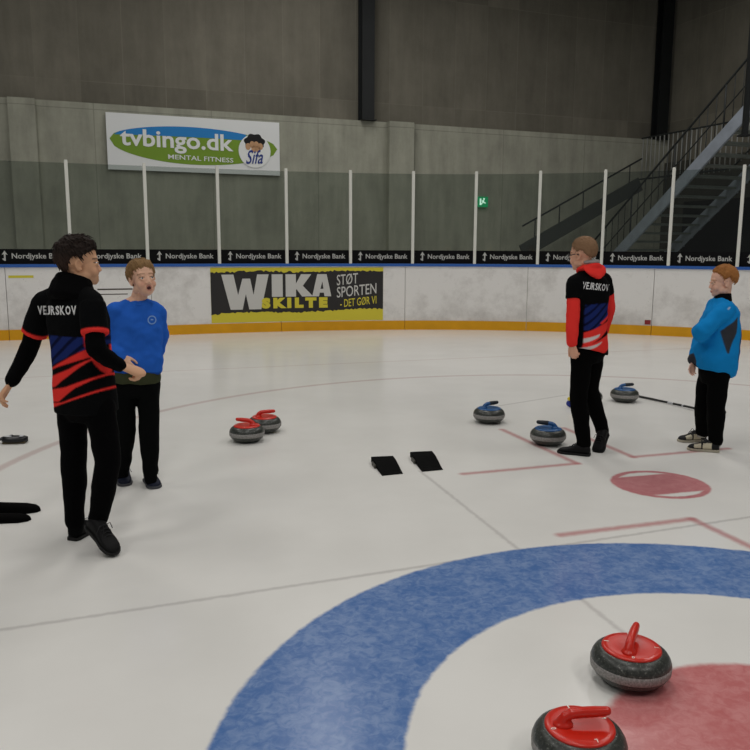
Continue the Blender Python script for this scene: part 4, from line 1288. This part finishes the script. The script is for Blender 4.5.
for P_ in (B,):
    for q in 'LR':
        mb = MB(); mb.capsule([P_.J['ank' + q] - UP * .055, P_.J['ank' + q] + UP * .03], [.042, .042], 14); P_.cloth('sock', mb, .006, lambda co: BLACK, .001)
# ---------------------------------------------------------------- boy C: red hood
C_ = Person('boy with glasses and red hood seen from behind, black jersey over red sleeves',
            dict(hipL=(582, 351, 5.73), hipR=(594, 351, 5.82), kneeL=(578.5, 400, 5.72), kneeR=(589.5, 390, 5.86), ankL=(584, 443, 5.75), ankR=(602.5, 430, 5.93),
                 shL=(574, 283, 5.70), shR=(604, 280, 5.84), elL=(573, 314, 5.66), elR=(609, 308, 5.88), wrL=(572, 343, 5.63), wrR=(603, 332, 5.99),
                 neck=(588.5, 271.5, 5.78), head=(582.5, 255.5, 5.78), heelL=gnd(590, 456), toeL=gnd(560, 452.5), heelR=at(605.5, 433, 5.94), toeR=gnd(598, 452)),
            (-.68, .73, -.10), (0, 0, 1), 1.0, (218, 166, 138))
for q, l in (('L', .24), ('R', .2)):
    C_.J['toe' + q] = C_.J['heel' + q] + (C_.J['toe' + q] - C_.J['heel' + q]).normalized() * l
C_.head_prims(); C_.mouth(False); C_.limbs()
C_.hand('L', (.02, -.02, -.1), (.55, .8, 0), (.5, .8, .6), .06, .95); C_.hand('R', (-.05, .08, -.02), (-.2, -.2, -.8), (.6, .8, .5))
C_.finish_body((120, 90, 66)); C_.eyes()
C_.hair((128, 98, 72), front=17, side=0, ear=-4, nape=-44, top=.017, sidet=.008, tuft=.003, col2=(158, 124, 94), lock_len=12, lock_lift=.002, lock_w=.003, locks=420)
C_.trousers((5, 5, 5), (.080, .066, .056, .052), (.132, .10))
for q in 'LR': C_.shoe(q, (12, 12, 13), (12, 12, 12), .046, .085, laces=(18, 18, 19))
for q in 'LR':
    mb = MB(); C_.sleeves(mb, q, (.052, .050, .042), .3, 1.96)
    C_.cloth('hoodie_sleeve', mb, .0065, lambda co: JRED, .005, 13., 6.)
mb = MB()
C_.torso(mb, [(-.10, .148, .118, 0, -.30, 0), (.04, .146, .115, 0, -.12, 0), (.25, .143, .107, 0), (.5, .148, .106, 0), (.70, .166, .108, -.004), (.82, .160, .098, -.008), (.90, .128, .084, -.010), (.96, .08, .07, -.01), (1.0, .055, .055, -.005)])
mb.capsule([C_.J['shL'] + UP * .005, C_.Nk - UP * .022, C_.J['shR'] + UP * .005], [.052, .060, .052], 16)
for q in 'LR': C_.sleeves(mb, q, (.058, .062, .058), 0, .52, True)
C_red = [[(-.19, .16), (.19, .36), (.19, .30), (0, .10), (-.19, .0)], [(-.19, -.02), (.19, .18), (.19, .0), (-.19, -.3)], [(.0, .30), (.19, .46), (.19, .42), (.03, .28)], [(-.19, .02), (.02, .12), (-.19, -.05)]]
C_navy = [[(-.19, .565), (.19, .565), (.19, .47), (-.05, .22), (-.19, .22)]]
C_wht = [[(-.15, .105), (.0, .155), (-.02, .115), (-.14, .045)], [(-.16, -.02), (.02, .05), (-.01, .015), (-.16, -.085)]]


def colC(co):
    x, y, t = C_.loc(co)
    for q in 'LR':
        ta, d = C_.arm_t(co, q)
        if d < .085 and ta > .18 and abs(x) > .125: return BLACK
    if y < .02 or abs(x) > .12: return jersey_pattern(x, t, True, C_red, C_navy, C_wht)
    return BLACK


jC = C_.cloth('jersey', mb, .0062, colC, .0045, 8., 21., soft=.0025)
C_.print_text(jC, 'VEJRSKOV', at(596, 286.6, 5.75), Vector((.99, 0, -.10)).normalized(), Vector((.10, 0, .99)), .192, .05, ray(596, 286.6).normalized(), MATS['jersey_white'], .018)
mb = MB(); c, R, Fw, Uu = C_.frame(1.0); cc = C_.Nk + UP * .006
mb.capsule([cc + R * (.076 * math.cos(a)) + Fw * (.066 * math.sin(a) - .004) + UP * (.016 - .02 * math.sin(a)) for a in [2 * PI * i / 20 for i in range(21)]], .021, 12)
rings = []
for z_, w_, o_ in ((.035, .100, -.045), (.01, .108, -.065), (-.015, .092, -.084), (-.038, .062, -.096), (-.06, .018, -.10)):
    rings.append([cc - Fw * (-o_) + UP * z_ + R * (w_ * math.cos(a)) + Fw * (.026 * math.sin(a)) for a in [2 * PI * i / 16 for i in range(16)]])
mb.loft(rings)
C_.cloth('hood', mb, .006, lambda co: JRED, .004, 14, 9.)
mb = MB(); mb.capsule([cc + R * (.070 * math.cos(a)) - Fw * (.072 * abs(math.sin(a)) - .012) + UP * .064 for a in [PI * i / 12 for i in range(13)]], .016, 10)
C_.cloth('hood_lining', mb, .005, lambda co: np.array(rgb(165, 160, 156)), .002, 14, 9.)
# glasses
mb = MB(); H = C_.hl
for q in (-1, 1):
    mb.capsule([H(q * .031 + .022 * math.cos(a), .096 - .008 * abs(math.cos(a)), .001 + .017 * math.sin(a)) for a in [2 * PI * i / 16 for i in range(17)]], .003, 6)
    mb.capsule([H(q * .053, .090, .006), H(q * .072, .05, .008), H(q * .079, .0, .012), H(q * .080, -.022, .002)], .0032, 6)
mb.capsule([H(-.010, .1, .003), H(.010, .1, .003)], .002, 6)
mb.build('glasses', mat('black_frame', rgb(18, 16, 18), .3), C_.root)

# ---------------------------------------------------------------- boy D: blue jacket
D = Person('small ginger-haired boy in bright blue jacket standing at right, seen from the side',
           dict(hipL=(719, 373, 5.84), hipR=(709, 373, 5.97), kneeL=(716, 407, 5.83), kneeR=(703.5, 403, 6.0), ankL=(715.5, 440, 5.87), ankR=(702.5, 431, 6.09),
                shL=(726, 309, 5.82), shR=(715, 307, 6.03), elL=(700.5, 333, 5.73), elR=(701, 341, 6.06), wrL=(703, 337, 5.92), wrR=(694.5, 361, 5.98),
                neck=(722.5, 299, 5.93), head=(722.5, 282.5, 5.93), heelL=gnd(719, 452), toeL=gnd(690.5, 449.5), heelR=gnd(705, 441), toeR=gnd(678.5, 441.5)),
           (-.96, .18, -.10), (-.05, 0, 1), .97, (226, 180, 156))
for q in 'LR': D.J['toe' + q] = D.J['heel' + q] + (D.J['toe' + q] - D.J['heel' + q]).normalized() * .225
D.head_prims(); D.mouth(False); D.limbs()
D.hand('R', (-.03, -.02, -.1), (.2, -.8, 0), (.3, .5, .4), .08, .85); D.hand('L', (.03, .1, -.03), (.6, 0, -.2), (.5, .6, .5), .06, .85)
D.finish_body((170, 120, 70)); D.eyes()
D.hair((176, 120, 66), front=24, side=2, ear=-4, nape=-36, top=.018, sidet=.010, tuft=.004, col2=(132, 84, 44), lock_len=16, lock_lift=.003, lock_w=.0035, locks=380)


D.trousers((5, 5, 5), (.080, .068, .058, .054), (.125, .10))


def sneaker(x, z, y):
    if z < .22: return (175, 168, 150)
    if x > .84: return (30, 30, 32)
    if x < .2: return (28, 28, 30) if z < .85 else (176, 170, 156)
    if .24 < x < .52 and z < .8 - .3 * (x - .24): return (205, 196, 172)
    if .58 < x < .8 and z > .3 and abs(y) > .35: return (190, 182, 160)
    return (28, 28, 30)


for q in 'LR': D.shoe(q, (28, 28, 30), (172, 165, 148), .046, .09, fn=sneaker, laces=(40, 40, 42))
for q in 'LR':
    mb = MB(); a = D.J['ank' + q]; mb.capsule([a - UP * .05, a + UP * .012], [.042, .042], 14, round_ends=False); D.cloth('sock', mb, .006, lambda co: np.array(rgb(170, 166, 158)), .001)
JB = np.array(rgb(22, 134, 205)); GREY = np.array(rgb(58, 60, 66)); CBL = np.array(rgb(12, 12, 14))
mb = MB()
D.torso(mb, [(-.10, .120, .115, .0, 0, .24), (-.05, .142, .140, .0, 0, .22), (.08, .152, .150, .0, 0, .12), (.3, .153, .148, .0), (.6, .150, .134, -.0), (.8, .140, .112, -.006), (.93, .085, .078, -.008), (1.0, .066, .062, 0)])
mb.capsule([D.J['shL'], D.Nk - UP * .02, D.J['shR']], [.055, .062, .055], 16)
for q in 'LR': D.sleeves(mb, q, (.064, .066, .05), 0, 1.92)
SIL = np.array(rgb(190, 205, 220))


def colD(co):
    x, y, t = D.loc(co)
    ta, d = D.arm_t(co, 'L'); tr_, dr = D.arm_t(co, 'R')
    if (d < .075 and ta > .1) or dr < .07 and tr_ > .1: return GREY if (dr < .07 and tr_ > 1.82) else JB
    if x < -.07:
        if inpoly(y, t, [(.06, .53), (-.065, .76), (-.06, .52), (-.02, .22), (-.005, .22), (.04, .42)]): return GREY
        if abs(y + .118) < .006 and t > .1: return GREY
        if seg_d(y, t, (.06, .80), (.02, .88)) < .006 : return SIL
    return JB


D.cloth('jacket', mb, .0062, colD, .013, 9., 31., soft=.0025)
mb = MB(); c, R, Fw, Uu = D.frame(1.0); cc = D.Nk + UP * .012
rings = []
for z_, k_ in ((-.035, 1.1), (.0, 1.0), (.022, .97), (.03, .92)):
    rings.append([cc + R * (.064 * k_ * math.cos(a)) + Fw * (.062 * k_ * math.sin(a)) + UP * (z_ - .12 * .062 * math.sin(a)) for a in [2 * PI * i / 24 for i in range(24)]])
mb.loft(rings); D.cloth('collar', mb, .005, lambda co: CBL, .002, 14, 9.)

# ================================================================= LIGHT
w = bpy.data.worlds.new('hall'); SC.world = w; w.use_nodes = True
w.node_tree.nodes['Background'].inputs[0].default_value = (.96, .98, 1, 1); w.node_tree.nodes['Background'].inputs[1].default_value = .17


def lamp(x, y, z, sx, sy, power):
    l = bpy.data.lights.new('ceiling_lamp', 'AREA'); l.shape = 'RECTANGLE'; l.size = sx; l.size_y = sy; l.energy = power; l.color = (1, .975, .94)
    o = bpy.data.objects.new('ceiling_lamp', l); COL.objects.link(o); o.location = (x, y, z); l.spread = math.radians(170); return o


for ix in (-6, 0, 6):
    for iy, pw in ((-2, 142), (4, 90), (10, 106), (15, 98)): lamp(ix + (5 if iy == 15 else 0), iy, 8.6, 1.2, 3.0, pw)  # farthest row is added and shifted right to brighten the hall walls
SC.view_settings.view_transform = 'Standard'; SC.view_settings.look = 'None'; SC.view_settings.gamma = 1; SC.view_settings.exposure = 0
